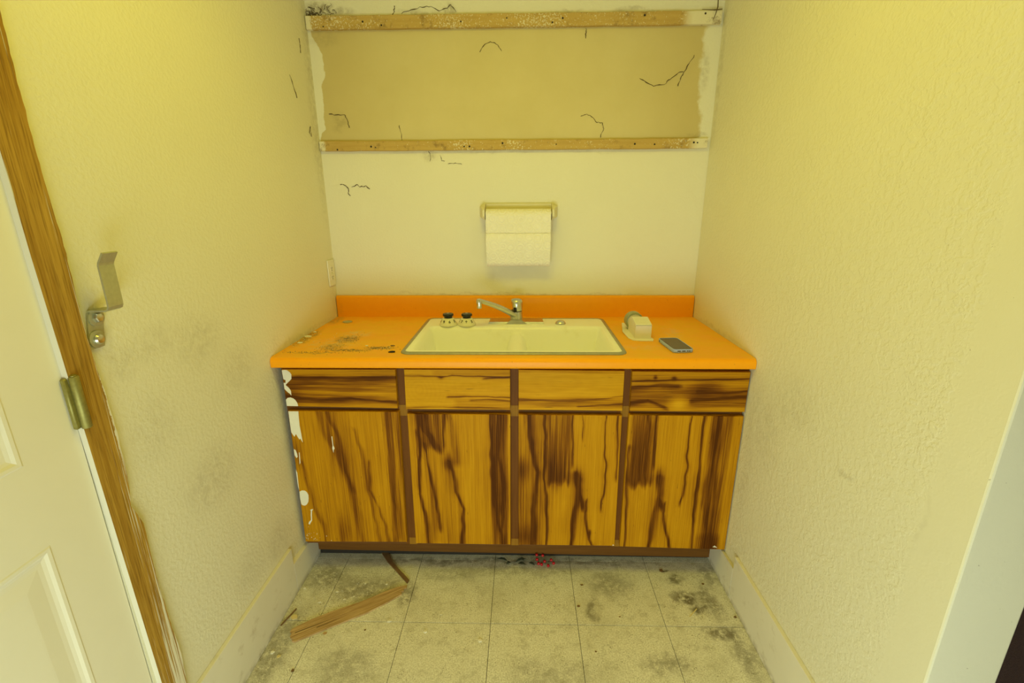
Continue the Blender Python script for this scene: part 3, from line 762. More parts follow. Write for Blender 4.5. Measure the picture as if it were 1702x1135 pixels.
for nm, q, fg in (('drawer_front', ((0.0245, 0.862), (0.4215, 0.863), (0.4185, 0.717), (0.0225, 0.7235)), fig_w1),
                  ('drawer_front', ((0.4515, 0.863), (0.8185, 0.863), (0.818, 0.714), (0.4485, 0.7145)), fig_w2),
                  ('drawer_front', ((0.8475, 0.863), (1.2105, 0.860), (1.2115, 0.712), (0.8475, 0.714)), fig_w3),
                  ('drawer_front', ((1.2365, 0.859), (1.6375, 0.857), (1.6365, 0.710), (1.238, 0.711)), fig_w4)):
    dr.append(front(nm, q, TH, fg, M_vh, True, 180, 80))
dd = []
for nm, q, fg in (('cabinet_door', ((0.0255, 0.7045), (0.4215, 0.7025), (0.4135, 0.1525), (0.016, 0.149)), fig_d1),
                  ('cabinet_door', ((0.4515, 0.6950), (0.8185, 0.695), (0.816, 0.1455), (0.4485, 0.147)), fig_d2),
                  ('cabinet_door', ((0.8475, 0.695), (1.212, 0.693), (1.2165, 0.1455), (0.847, 0.1455)), fig_d3),
                  ('cabinet_door', ((1.237, 0.6955), (1.636, 0.692), (1.6375, 0.134), (1.2365, 0.143)), fig_d4)):
    dd.append(front(nm, q, TH, fg, M_vv, False, 170, 200))
yfr = YF - 0.0015 - TH
def smear(poly, parent, t=0.0006):
    mb = MB().prism([(x, z) for x, z in poly], 1, yfr + 0.0002, yfr - t)
    o = cpart(mb, 'paint_smear', M_smear, parent); o['label'] = 'cream paint smear'
smear([(0.0245, 0.859), (0.035, 0.8605), (0.043, 0.859), (0.052, 0.851), (0.056, 0.843), (0.054, 0.827), (0.046, 0.819), (0.038, 0.812), (0.030, 0.804), (0.038, 0.796), (0.043, 0.789), (0.046, 0.781), (0.045, 0.764), (0.041, 0.771), (0.035, 0.776), (0.0242, 0.789), (0.0245, 0.812), (0.031, 0.812), (0.033, 0.822), (0.0255, 0.826)], dr[0])
smear([(0.0235, 0.748), (0.030, 0.755), (0.041, 0.757), (0.051, 0.753), (0.057, 0.747), (0.062, 0.737), (0.064, 0.727), (0.063, 0.7235), (0.0235, 0.7245)], dr[0])
smear([(0.0258, 0.7035), (0.062, 0.7035), (0.060, 0.675), (0.059, 0.648), (0.0605, 0.615), (0.0615, 0.580), (0.055, 0.596), (0.051, 0.592), (0.047, 0.600), (0.041, 0.614), (0.034, 0.603), (0.0248, 0.621)], dd[0])
smear([(0.025, 0.553), (0.031, 0.549), (0.0345, 0.535), (0.035, 0.521), (0.030, 0.516), (0.0245, 0.528)], dd[0])
smear([(0.022, 0.374), (0.032, 0.379), (0.043, 0.378), (0.050, 0.371), (0.054, 0.360), (0.053, 0.345), (0.050, 0.330), (0.043, 0.318), (0.035, 0.313), (0.027, 0.314), (0.022, 0.319), (0.0205, 0.345)], dd[0])
smear([(0.052, 0.293), (0.058, 0.297), (0.065, 0.297), (0.059, 0.290), (0.056, 0.270), (0.054, 0.247), (0.046, 0.234), (0.043, 0.228), (0.038, 0.232), (0.042, 0.241), (0.050, 0.249), (0.052, 0.272), (0.055, 0.291)], dd[0])
smear([(0.170, 0.605), (0.1725, 0.605), (0.1725, 0.568), (0.176, 0.557), (0.172, 0.550), (0.170, 0.539), (0.1675, 0.557), (0.170, 0.568)], dd[0])
smear([(0.042, 0.539), (0.0445, 0.539), (0.042, 0.497), (0.038, 0.490)], dd[0])
smear([(0.0206, 0.468), (0.0245, 0.454), (0.0225, 0.411), (0.0215, 0.381), (0.0195, 0.396)], dd[0])
rr = random.Random(11)
for k in range(34):       # speckle of paint by the lower corner
    x = 0.0185 + abs(rr.gauss(0, 0.03)); z = 0.153 + abs(rr.gauss(0, 0.03)); s = rr.uniform(0.0008, 0.0022)
    smear([(x, z), (x + s, z + s * 0.4), (x + s * 0.7, z + s * 1.3), (x - s * 0.3, z + s)], dd[0])
smear([(1.590, 0.146), (1.597, 0.153), (1.608, 0.1435)], dd[3])
smear([(1.215, 0.148), (1.2085, 0.1475), (1.210, 0.153)], dd[2])

# ------------------------------------------------------------------ worktop with sink cut-out
SX0, SX1, SY0, SY1 = 0.445, 1.211, -0.580, -0.080
wt = thing('worktop', 'orange laminate worktop with rolled front edge spanning wall to wall', 'worktop', (0.82, -0.3, HC - 0.04))
wo = Vector((0.82, -0.3, HC - 0.04))
prof = [(-0.0225, HC), (SY1, HC), (SY0, HC)]
R = 0.017
for k in range(0, 9):
    a = math.pi / 2 * k / 8
    prof.append((-D + R - R * math.sin(a), HC - R + R * math.cos(a)))
prof += [(-D, HC - 0.030)]
for k in range(1, 5):
    a = math.pi / 2 * k / 4
    prof.append((-D + 0.006 - 0.006 * math.cos(a), HC - 0.0315 - 0.006 * math.sin(a)))
prof += [(-D + 0.02, HC - 0.0375), (-D + 0.02, HC - 0.03), (SY0, HC - 0.03), (SY1, HC - 0.03), (-0.0225, HC - 0.03)]
bm = bmesh.new(); xs_ = [0.0015, SX0, SX1, W - 0.0015]; cols = []
for x in xs_: cols.append([bm.verts.new((x, p[0], p[1])) for p in prof])
n = len(prof)
iT = 1; iB = n - 3
for s in range(3):
    for k in range(n):
        if s == 1 and (k == iT or k == iB): continue
        bm.faces.new((cols[s][k], cols[s + 1][k], cols[s + 1][(k + 1) % n], cols[s][(k + 1) % n]))
bm.faces.new(cols[0]); bm.faces.new(cols[3][::-1])
for a, b in ((iT, iB + 1), (iT + 1, iB)):       # front and back walls of the hole
    bm.faces.new((cols[1][a], cols[2][a], cols[2][b], cols[1][b]))
for s in (1, 2): bm.faces.new((cols[s][iT], cols[s][iT + 1], cols[s][iB], cols[s][iB + 1]))
for v in bm.verts: v.co -= wo
m = MB(); m.bm.free(); m.bm = bm
m.build('worktop_slab', M_lam, wt, smooth=True)
bp = [(-0.002, HC - 0.03), (-0.002, HC + 0.097)]
for k in range(0, 7):
    a = math.pi / 2 * k / 6
    bp.append((-0.010 - 0.0115 * math.sin(a), HC + 0.097 - 0.0115 + 0.0115 * math.cos(a)))
bp += [(-0.0215, HC + 0.006), (-0.0223, HC - 0.001), (-0.0223, HC - 0.03)]
mb = MB().prism(bp, 0, 0.0035, W - 0.003)
for v in mb.bm.verts: v.co -= wo
mb.build('backsplash', M_lam, wt, smooth=True)

# ------------------------------------------------------------------ sink
so = Vector((0.828, -0.33, HC))
sink = thing('kitchen_sink', 'cream enamel double-bowl sink with a low divider set in the orange worktop', 'sink', so)
nx, ny = 200, 132
xs = np.linspace(SX0, SX1, nx); ysn = np.linspace(SY0, SY1, ny)
X, Y = np.meshgrid(xs, ysn)
rc = 0.03
cx, cy = (SX0 + SX1) / 2, (SY0 + SY1) / 2; hx, hy = (SX1 - SX0) / 2, (SY1 - SY0) / 2
qx, qy = np.abs(X - cx) - (hx - rc), np.abs(Y - cy) - (hy - rc)
corner = (qx > 0) & (qy > 0); dl = np.hypot(np.maximum(qx, 1e-9), np.maximum(qy, 1e-9)); fac = np.where(corner & (dl > rc), rc / dl, 1.0)
X = np.where(corner, cx + np.sign(X - cx) * ((hx - rc) + qx * fac), X); Y = np.where(corner, cy + np.sign(Y - cy) * ((hy - rc) + qy * fac), Y)
def rrsdf(X, Y, x0, x1, y0, y1, r):
    a = np.abs(X - (x0 + x1) / 2) - (x1 - x0) / 2 + r; b = np.abs(Y - (y0 + y1) / 2) - (y1 - y0) / 2 + r
    return np.hypot(np.maximum(a, 0), np.maximum(b, 0)) + np.minimum(np.maximum(a, b), 0) - r
ZD = HC + 0.005
def bowl(s):      # s inward distance
    fr, dep, fb = 0.016, 0.165, 0.03
    sp = np.array([0, 0.004, 0.008, 0.012, 0.016, 0.020, 0.042, 0.050, 0.062, 0.08, 0.2])
    zp = np.array([0, 0.0006, 0.0025, 0.0065, 0.014, 0.026, 0.135, 0.152, 0.161, 0.165, 0.168])
    return np.interp(s, sp, zp)
s = -rrsdf(X, Y, 0.462, 1.196, -0.562, -0.214, 0.032)
Z = ZD - bowl(s)
div = np.abs(X - 0.8375)
zdiv = HC - 0.024 - np.interp(div, [0, 0.012, 0.022, 0.030, 0.036, 0.060], [0, 0.001, 0.006, 0.018, 0.04, 0.18])
Z = np.where(s > 0.001, np.maximum(Z, np.minimum(zdiv, ZD)), Z)
me = bpy.data.meshes.new('basin')
vv = np.stack([X - so.x, Y - so.y, Z - so.z], -1).reshape(-1, 3)
ff = [(i * nx + j, i * nx + j + 1, (i + 1) * nx + j + 1, (i + 1) * nx + j) for i in range(ny - 1) for j in range(nx - 1)]
me.from_pydata(vv.tolist(), [], ff)
for p in me.polygons: p.use_smooth = True
link('basin', me, M_enamel, sink)
def rrect(x0, x1, y0, y1, r, k=7):
    out = []
    for (cx_, cy_, a0) in ((x1 - r, y1 - r, 0), (x0 + r, y1 - r, 90), (x0 + r, y0 + r, 180), (x1 - r, y0 + r, 270)):
        for i in range(k):
            a = math.radians(a0 + 90 * i / (k - 1)); out.append((cx_ + r * math.cos(a), cy_ + r * math.sin(a)))
    return out
def ringmesh(levels):
    bm = bmesh.new(); L = []
    for pts, z in levels: L.append([bm.verts.new((x, y, z)) for x, y in pts])
    k = len(L[0])
    for A, B in zip(L, L[1:]):
        for i in range(k): bm.faces.new((A[i], A[(i + 1) % k], B[(i + 1) % k], B[i]))
    m = MB(); m.bm.free(); m.bm = bm; return m
ox0, ox1, oy0, oy1 = 0.434, 1.2225, -0.5935, -0.0675
lv = [(rrect(ox0 - .0005, ox1 + .0005, oy0 - .0005, oy1 + .0005, 0.034), HC + 0.0002), (rrect(ox0, ox1, oy0, oy1, 0.034), HC + 0.003),
      (rrect(ox0 + 0.003, ox1 - 0.003, oy0 + 0.003, oy1 - 0.003, 0.031), HC + 0.0055), (rrect(ox0 + 0.010, ox1 - 0.010, oy0 + 0.010, oy1 - 0.010, 0.025), HC + 0.0072),
      (rrect(ox0 + 0.0145, ox1 - 0.0145, oy0 + 0.0145, oy1 - 0.0145, 0.021), HC + 0.0068), (rrect(ox0 + 0.0155, ox1 - 0.0155, oy0 + 0.0155, oy1 - 0.0155, 0.02), HC + 0.002)]
mb = ringmesh(lv)
for v in mb.bm.verts: v.co -= so
mb.build('sink_rim', M_rimm, sink, smooth=True)

# ------------------------------------------------------------------ faucet
fo = Vector((0.834, -0.135, ZD + 0.0003))
fa = thing('faucet', 'chrome single-lever kitchen faucet with its spout swung to the left', 'faucet', fo)
def fpart(mb, name, mat, parent=fa, smooth=True):
    for v in mb.bm.verts: v.co -= fo
    return mb.build(name, mat, parent, smooth)
bz = fo.z
fpart(MB().hexa([(0.714, -0.178, bz), (0.954, -0.178, bz), (0.950, -0.105, bz), (0.718, -0.105, bz),
                 (0.717, -0.174, bz + 0.008), (0.951, -0.174, bz + 0.008), (0.947, -0.109, bz + 0.010), (0.721, -0.109, bz + 0.010)]), 'deck_plate', M_chrome, smooth=False)
fpart(MB().hexa([(0.788, -0.1815, bz + 0.0005), (0.880, -0.1815, bz + 0.0005), (0.870, -0.105, bz + 0.0005), (0.798, -0.105, bz + 0.0005),
                 (0.808, -0.1780, bz + 0.0145), (0.860, -0.1780, bz + 0.0145), (0.857, -0.112, bz + 0.017), (0.811, -0.112, bz + 0.017)]), 'base_collar', M_chrome, smooth=False)
fpart(MB().lathe([(0.027, bz + 0.014), (0.0275, bz + 0.018), (0.0268, bz + 0.046), (0.0262, bz + 0.048)], (0.8335, -0.138, 0), 32), 'faucet_body', M_chrome)
fpart(MB().lathe([(0.023, bz + 0.0478), (0.023, bz + 0.0515)], (0.8335, -0.138, 0), 32), 'seam_ring', M_dark)
# lever cap: dome with a lever that leans left
hd = MB().lathe([(0.0255, bz + 0.0512), (0.0265, bz + 0.055), (0.0268, bz + 0.082), (0.0255, bz + 0.092), (0.0205, bz + 0.099), (0.011, bz + 0.102), (0.002, bz + 0.1025)], (0.8345, -0.138, 0), 32)
for v in hd.bm.verts:      # cut away towards the front left so the lever flares out at the top
    dx, dy, hh = v.co.x - 0.8345, v.co.y + 0.138, (v.co.z - bz - 0.0512) / 0.05
    if dx < 0: v.co.x = 0.8345 + dx * (0.62 + 0.50 * max(0, min(1, hh)) ** 2)
hnd = fpart(hd, 'lever_handle', M_chrome)
fpart(MB().box((0.822, -0.1662, bz + 0.0505), (0.8365, -0.158, bz + 0.068), 0.002, 1), 'set_screw_slot', M_dark, hnd, smooth=False)
tip = Vector((0.688, -0.268, 1.036)); root = Vector((0.829, -0.146, bz + 0.030))
sp = []; rd = []
for k in range(13):
    t = k / 12; p = root.lerp(tip, t); p.z += 0.006 * math.sin(math.pi * t); sp.append(p); rd.append(0.0190 - 0.0075 * t)
e1 = tip + Vector((-0.006, -0.004, 0.0005)); sp += [e1]; rd += [0.009]
spo = fpart(MB().tube(sp, rd, 14, 0.72), 'spout', M_chrome)
fpart(MB().lathe([(0.0098, 1.006), (0.0105, 1.008), (0.0105, 1.024), (0.0125, 1.026), (0.0125, 1.036), (0.0095, 1.043), (0.002, 1.0452)], (0.686, -0.270, 0), 20), 'aerator', M_chrome, spo)

hcv = MB().lathe([(0.0225, 0.0), (0.0222, 0.002), (0.019, 0.008), (0.012, 0.013), (0.004, 0.0150), (0.0005, 0.0152)], (0, 0, 0), 24).build('sink_hole_cover', M_chrome, None, True, loc=(1.0235, -0.172, ZD + 0.0004))
tag(hcv, 'small domed chrome cap on the sink deck, right of the faucet', 'hole cover')

# ------------------------------------------------------------------ two loose appliance knobs
def text_mesh(ch, size):
    cu = bpy.data.curves.new('numeral', 'FONT'); cu.body = ch; cu.size = size; cu.align_x = 'CENTER'; cu.align_y = 'CENTER'; cu.extrude = 0.0002; cu.offset = 0.0004
    o = bpy.data.objects.new('tmp_text', cu); C.objects.link(o)
    dg = bpy.context.evaluated_depsgraph_get(); me = bpy.data.meshes.new_from_object(o.evaluated_get(dg))
    bpy.data.objects.remove(o); return me
def knob(x, y, rz, nums, label):
    k = thing('appliance_knob', label, 'knob', (x, y, ZD + 0.0004), 0, 'loose numbered knobs on the sink deck')
    prof = [(0.0365, 0.0), (0.0385, 0.002), (0.0385, 0.005), (0.036, 0.009), (0.0245, 0.0285), (0.021, 0.031)]
    MB().lathe(prof, (0, 0, 0), 32).build('dial_skirt', M_white, k, True)
    g = MB().lathe([(0.017, 0.0308), (0.0165, 0.036), (0.0215, 0.0395), (0.0225, 0.044), (0.0215, 0.049), (0.012, 0.0508), (0.002, 0.051)], (0, 0, 0), 28)
    for v in g.bm.verts:
        a = math.atan2(v.co.y, v.co.x); r = math.hypot(v.co.x, v.co.y)
        if v.co.z > 0.038 and r > 0.015: v.co.x *= 1 + 0.03 * math.cos(9 * a); v.co.y *= 1 + 0.03 * math.cos(9 * a)
    gr = g.build('grip', M_black, k, True)
    MB().lathe([(0.006, 0.0505), (0.006, 0.0518), (0.001, 0.0524)], (0.0, 0.0, 0), 16).build('grip_cap', M_chrome, gr, True)
    sl = math.atan2(0.0195, 0.0115)
    for ch, deg in nums:
        a = math.radians(deg)
        me = text_mesh(ch, 0.0165)
        o = link('numeral', me, M_black, k)
        rm, zm = 0.0306, 0.0187
        nrm = Vector((math.cos(a) * math.sin(sl), math.sin(a) * math.sin(sl), math.cos(sl)))
        tx = Vector((-math.sin(a), math.cos(a), 0)); ty = nrm.cross(tx)
        mt = Matrix.Identity(4)
        p = Vector((rm * math.cos(a), rm * math.sin(a), zm)) + nrm * 0.0004
        for i in range(3): mt[i][0], mt[i][1], mt[i][2], mt[i][3] = tx[i], ty[i], nrm[i], p[i]
        o.matrix_local = mt
    return k
knob(0.5455, -0.195, 0, [('9', -118), ('6', -72), ('5', -25), ('3', -160)], 'numbered white knob with dark grip on the sink deck, farther from the faucet')
knob(0.6245, -0.195, 0, [('7', -128), ('8', -88), ('5', -42), ('2', -170)], 'numbered white knob with dark grip on the sink deck, nearer to the faucet')

# ------------------------------------------------------------------ carton and phone on the worktop
ko = Vector((1.318, -0.36, HC + 0.0003))
ct = thing('small_carton', 'small white folded carton with a round ring behind it, standing on a card', 'carton', ko)
def kpart(mb, name, mat, parent=ct, smooth=False):
    for v in mb.bm.verts: v.co -= ko
    return mb.build(name, mat, parent, smooth)
z0 = ko.z
mb = MB()
card = [(1.288, -0.160), (1.262, -0.300), (1.268, -0.385), (1.279, -0.412), (1.305, -0.423), (1.352, -0.424), (1.360, -0.400), (1.350, -0.33), (1.352, -0.165)]
A = [mb.bm.verts.new((x, y, z0 + (0.004 if i in (0, 1) else 0.0))) for i, (x, y) in enumerate(card)]
B = [mb.bm.verts.new((x, y, z0 + 0.0022 + (0.004 if i in (0, 1) else 0.0))) for i, (x, y) in enumerate(card)]
mb.bm.faces.new(A[::-1]); mb.bm.faces.new(B)
for i in range(len(card)): mb.bm.faces.new((A[i], A[(i + 1) % len(card)], B[(i + 1) % len(card)], B[i]))
kpart(mb, 'base_card', M_card)
bx0, bx1 = 1.2895, 1.350
pf = [(-0.398, z0 + 0.0025), (-0.398, z0 + 0.054), (-0.393, z0 + 0.0585), (-0.330, z0 + 0.072), (-0.300, z0 + 0.066), (-0.282, z0 + 0.050), (-0.275, z0 + 0.0025)]
kpart(MB().prism(pf, 0, bx0, bx1), 'box_sleeve', M_card)
kpart(MB().box((bx0 + 0.001, -0.3990, z0 + 0.0545), (bx1 - 0.001, -0.3975, z0 + 0.0556)), 'fold_line', M_ring)
rg = MB()
for k in range(24):
    a0, a1 = 2 * math.pi * k / 24, 2 * math.pi * (k + 1) / 24
    P = []
    for a in (a0, a1):
        for r, y in ((0.030, -0.272), (0.036, -0.272), (0.036, -0.232), (0.030, -0.232)):
            P.append(rg.bm.verts.new((1.316 + r * math.cos(a), y, z0 + 0.0385 + r * math.sin(a))))
    for i in range(4): rg.bm.faces.new((P[i], P[(i + 1) % 4], P[4 + (i + 1) % 4], P[4 + i]))
bmesh.ops.remove_doubles(rg.bm, verts=rg.bm.verts, dist=1e-5)
kpart(rg, 'ring', M_ring, smooth=True)
kpart(MB().lathe([(0.0295, 0.236), (0.0295, 0.270)], (1.316, 0, z0 + 0.0385), 24, 'Y'), 'ring_core', M_card, smooth=True)

po = Vector((1.412, -0.493, HC + 0.0003))
ph = thing('mobile_phone', 'mobile phone in a pale blue rubber case lying on the orange worktop', 'phone', po, math.radians(5))
def rr2(w, l, r): return rrect(-w / 2, w / 2, -l / 2, l / 2, r, 6)
PWd, PL = 0.074, 0.150
lv = [(rr2(PWd - 0.004, PL - 0.004, 0.012), 0.0), (rr2(PWd, PL, 0.014), 0.0025), (rr2(PWd, PL, 0.014), 0.0105), (rr2(PWd - 0.002, PL - 0.002, 0.013), 0.0128),
      (rr2(PWd - 0.006, PL - 0.006, 0.011), 0.0128), (rr2(PWd - 0.0065, PL - 0.0065, 0.011), 0.0118)]
mb = ringmesh(lv); mb.bm.verts.ensure_lookup_table()
k = len(lv[0][0]); mb.bm.faces.new([mb.bm.verts[i] for i in range(k)][::-1])
cse = mb.build('phone_case', M_case, ph, True)
mb = MB().prism(rr2(PWd - 0.0068, PL - 0.0068, 0.0105), 2, 0.004, 0.0121)
mb.build('screen', M_screen, ph)
for x0, x1 in ((-0.022, -0.011), (-0.006, 0.006), (0.011, 0.016), (0.018, 0.023)):
    MB().box((x0, -PL / 2 - 0.0004, 0.0055), (x1, -PL / 2 + 0.001, 0.0085)).build('port', M_black, cse)
for y0, y1 in ((0.030, 0.043), (0.004, 0.020), (-0.022, -0.006)):
    MB().box((-PWd / 2 - 0.0012, y0, 0.0045), (-PWd / 2 + 0.001, y1, 0.0085), 0.0008, 1).build('button', M_case, cse)
MB().box((-PWd / 2 - 0.0004, 0.052, 0.0045), (-PWd / 2 + 0.001, 0.060, 0.0085)).build('switch_slot', M_black, cse)

# ------------------------------------------------------------------ back wall fittings
def batten(x0, x1, z0a, z1a, z0b, z1b, th, mat, nails, label):
    o_ = Vector(((x0 + x1) / 2, 0, z0a))
    mb = MB()
    N = 40; rg = random.Random(5); prev = None
    for k in range(N + 1):
        t = k / N; x = x0 + (x1 - x0) * t; a = z0a + (z0b - z0a) * t + rg.uniform(-.0007, .0007); b = z1a + (z1b - z1a) * t + rg.uniform(-.0009, .0009)
        q = [mb.bm.verts.new(p) for p in ((x, -0.0005, a), (x, -th + 0.002, a), (x, -th, a + 0.002), (x, -th, b - 0.002), (x, -th + 0.002, b), (x, -0.0005, b))]
        if prev:
            for i in range(6): mb.bm.faces.new((prev[i], prev[(i + 1) % 6], q[(i + 1) % 6], q[i]))
        else: mb.bm.faces.new(q)
        prev = q
    mb.bm.faces.new(prev[::-1])
    o = mb.build('wall_batten', mat, None, org=o_)
    tag(o, label, 'batten', 'wooden battens nailed across the back wall')
    for (x, z) in nails:
        q_ = 0.7 + 0.5 * abs(math.sin(x * 91)); MB().lathe([(0.0036 * q_, 0.0), (0.0032 * q_, 0.0008), (0.001, 0.0009)], (x - o_.x, -th - o_.y + 0.0001, z - o_.z), 8, 'Y').build('nail', M_dark, o)
K = 0.982    # nail positions read on the wall plane, moved onto the batten face
batten(0.004, 1.6285, 2.077, 2.1235, 2.078, 2.123, 0.019, M_bat_u,
       [(0.072, 2.086), (0.23, 2.101), (0.303, 2.088), (0.617, 2.097), (0.797, 2.107), (0.975, 2.090), (1.015, 2.104), (1.332, 2.110), (1.565, 2.113)],
       'paint-speckled wooden batten nailed along the top of the back wall')
batten(0.003, 1.6255, 1.6285, 1.667, 1.6295, 1.668, 0.017, M_bat_l,
       [(0.222, 1.645), (0.241, 1.642), (0.078, 1.634), (0.615, 1.643), (0.637, 1.643), (0.776, 1.655), (1.000, 1.649), (1.326, 1.648), (1.408, 1.646), (1.569, 1.652), (1.584, 1.651)],
       'orange-brown wooden batten on the back wall, the lower one above the paper towel')

ho = Vector((0.842, 0, 1.345))
hold = thing('paper_towel_holder', 'cream wall-mounted paper towel holder with two angled end arms', 'towel holder', ho)
def hpart(mb, name, mat, parent=hold, smooth=False):
    for v in mb.bm.verts: v.co -= ho
    return mb.build(name, mat, parent, smooth)
M_hold = plain('cream_holder_plastic', (0.72, 0.66, 0.40), 0.45, var=0.06)
hpart(MB().box((0.700, -0.012, 1.385), (0.986, -0.0005, 1.4135), 0.002, 1), 'back_plate', M_hold)
for sx, xa in ((-1, 0.700), (1, 0.9855)):
    # arm: bevelled plate, wider at the wall, tapering outwards
    mb = MB()
    P = []
    for (y, zl, zh, off) in ((-0.0005, 1.345, 1.4135, 0.0), (-0.012, 1.342, 1.4140, 0.0), (-0.060, 1.347, 1.402, 0.0), (-0.078, 1.357, 1.390, 0.0)):
        inn = xa; out = xa + sx * (0.026 if y > -0.02 else (0.014 if y > -0.07 else 0.009))
        P.append([mb.bm.verts.new(p) for p in ((inn, y, zl), (out, y, zl + (0.016 if y > -0.02 else 0.006)), (out, y, zh - (0.014 if y > -0.02 else 0.006)), (inn, y, zh))])
    for A, B in zip(P, P[1:]):
        for i in range(4): mb.bm.faces.new((A[i], A[(i + 1) % 4], B[(i + 1) % 4], B[i]))
    mb.bm.faces.new(P[0]); mb.bm.faces.new(P[-1][::-1])
    hpart(mb, 'end_arm', M_hold)
hpart(MB().lathe([(0.008, 0.7005), (0.008, 0.985)], (0, -0.045, 1.372), 14, 'X'), 'spindle', M_hold, smooth=True)
ro = Vector((0.842, -0.045, 1.358))
roll = thing('paper_towel_roll', 'nearly used-up roll of white embossed paper towel with a hanging sheet', 'paper towel', ro)
def rpart(mb, name, mat, parent=roll, smooth=True):
    for v in mb.bm.verts: v.co -= ro
    return mb.build(name, mat, parent, smooth)
mb = MB()
for k in range(1): pass
Rr = 0.031
def annulus(x0, x1, r0, r1, c, mat, name):
    mb = MB(); S = 32; L = []
    for (x, r) in ((x0, r0), (x0, r1), (x1, r1), (x1, r0)):
        L.append([mb.bm.verts.new((x, c[0] + r * math.cos(2 * math.pi * k / S), c[1] + r * math.sin(2 * math.pi * k / S))) for k in range(S)])
    for i in range(4):
        A, B = L[i], L[(i + 1) % 4]
        for k in range(S): mb.bm.faces.new((A[k], A[(k + 1) % S], B[(k + 1) % S], B[k]))
    return rpart(mb, name, mat)
annulus(0.7035, 0.9805, 0.021, Rr, (-0.045, 1.359), M_towel, 'wound_paper')
annulus(0.7030, 0.9810, 0.0195, 0.0209, (-0.045, 1.359), plain('card_core', (0.40, 0.30, 0.16), 0.9), 'card_core')
def sheet(path, xw, name, th=0.0006):
    mb = MB(); NX = 14; rows = []
    for (y, z, w) in path:
        rows.append(([mb.bm.verts.new((0.842 + (t - 0.5) * 2 * w, y + 0.0015 * math.sin(t * 7 + z * 30), z)) for t in np.linspace(0, 1, NX)]))
    bk = [[mb.bm.verts.new(v.co + Vector((0, th, 0))) for v in r] for r in rows]
    for i in range(len(rows) - 1):
        for j in range(NX - 1):
            mb.bm.faces.new((rows[i][j], rows[i][j + 1], rows[i + 1][j + 1], rows[i + 1][j]))
            mb.bm.faces.new((bk[i][j], bk[i + 1][j], bk[i + 1][j + 1], bk[i][j + 1]))
    for i in range(len(rows) - 1):
        for j in (0, NX - 1): mb.bm.faces.new((rows[i][j], rows[i + 1][j], bk[i + 1][j], bk[i][j]))
    for i in (0, len(rows) - 1):
        for j in range(NX - 1): mb.bm.faces.new((rows[i][j], rows[i][j + 1], bk[i][j + 1], bk[i][j]))
    return rpart(mb, name, M_towel)
p1 = []
for k in range(9):
    a = math.radians(88 + 92 * k / 8); p1.append((-0.045 + (Rr + 0.0012) * math.cos(a), 1.359 + (Rr + 0.0012) * math.sin(a), 0.1385))
for k in range(1, 7):
    t = k / 6; p1.append((-0.0772 + 0.0015 * t, 1.359 - 0.0690 * t, 0.1385))
sheet(p1, 0, 'hanging_sheet')
p2 = []
for k in range(15):
    t = k / 14; y = -0.0795 - 0.007 * math.sin(min(1, t * 4) * math.pi / 2) + 0.015 * t * t; z = 1.2898 - 0.118 * t; p2.append((y, z, 0.1385 - 0.001 * t))
for k in range(1, 8):
    a = math.radians(80 * k / 7); p2.append((-0.0715 + 0.022 * (1 - math.cos(a)), 1.1718 - 0.024 * math.sin(a), 0.137))
sheet(p2, 0, 'hanging_sheet')

oo = Vector((0, -0.040, 1.118))
ol = thing('wall_outlet', 'cream electrical outlet cover on the left wall by the corner', 'outlet', oo)
MB().box((0.0003, -0.035, -0.058), (0.0055, 0.035, 0.058), 0.003, 2).build('cover_plate', M_white, ol)
for zc in (0.0195, -0.0195):
    so_ = MB().box((0.005, -0.0165, zc - 0.014), (0.0068, 0.0165, zc + 0.014), 0.0015, 1).build('socket', M_white, ol)
    for yy in (-0.0065, 0.0065): MB().box((0.0062, yy - 0.0012, zc - 0.002), (0.0071, yy + 0.0012, zc + 0.006)).build('slot', M_dark, so_)
    MB().lathe([(0.0025, 0.0062), (0.0025, 0.0071)], (0, 0, zc - 0.007), 10, 'X').build('slot', M_dark, so_)
MB().lathe([(0.0032, 0.0052), (0.0025, 0.0066)], (0, 0, 0), 10, 'X').build('screw', M_zinc, ol)

# ------------------------------------------------------------------ open bar bracket on the left wall
bo = Vector((0, -1.222, 1.13))
br = thing('bar_bracket', 'bent steel bar bracket bolted to the left wall beside the wooden casing', 'bracket', bo)
def bpart(mb, name, mat, parent=br, smooth=False):
    for v in mb.bm.verts: v.co -= bo
    return mb.build(name, mat, parent, smooth)
ya, yb = -1.2395, -1.2045; t = 0.0035
mb = MB()
path = [(0.0006, 1.133), (0.0006, 1.203), (0.0025, 1.2085), (0.006, 1.2105), (0.040, 1.2110), (0.0445, 1.2130), (0.0465, 1.218), (0.0470, 1.225), (0.0470, 1.298), (0.049, 1.304), (0.061, 1.323)]
ra = []
for i, (x, z) in enumerate(path):
    sk = 0.21 * min(0.0, z - 1.205)
    a = Vector(path[max(i - 1, 0)]); b = Vector(path[min(i + 1, len(path) - 1)]); d = (b - a).normalized()
    nrm = Vector((d.y, -d.x)) * t
    ra.append([mb.bm.verts.new(p) for p in ((x, ya + sk, z), (x, yb + sk, z), (x + nrm.x, yb + sk, z + nrm.y), (x + nrm.x, ya + sk, z + nrm.y))])
for A, B in zip(ra, ra[1:]):
    for i in range(4): mb.bm.faces.new((A[i], A[(i + 1) % 4], B[(i + 1) % 4], B[i]))
mb.bm.faces.new(ra[0]); mb.bm.faces.new(ra[-1][::-1])
bpart(mb, 'bent_strap', M_zinc)
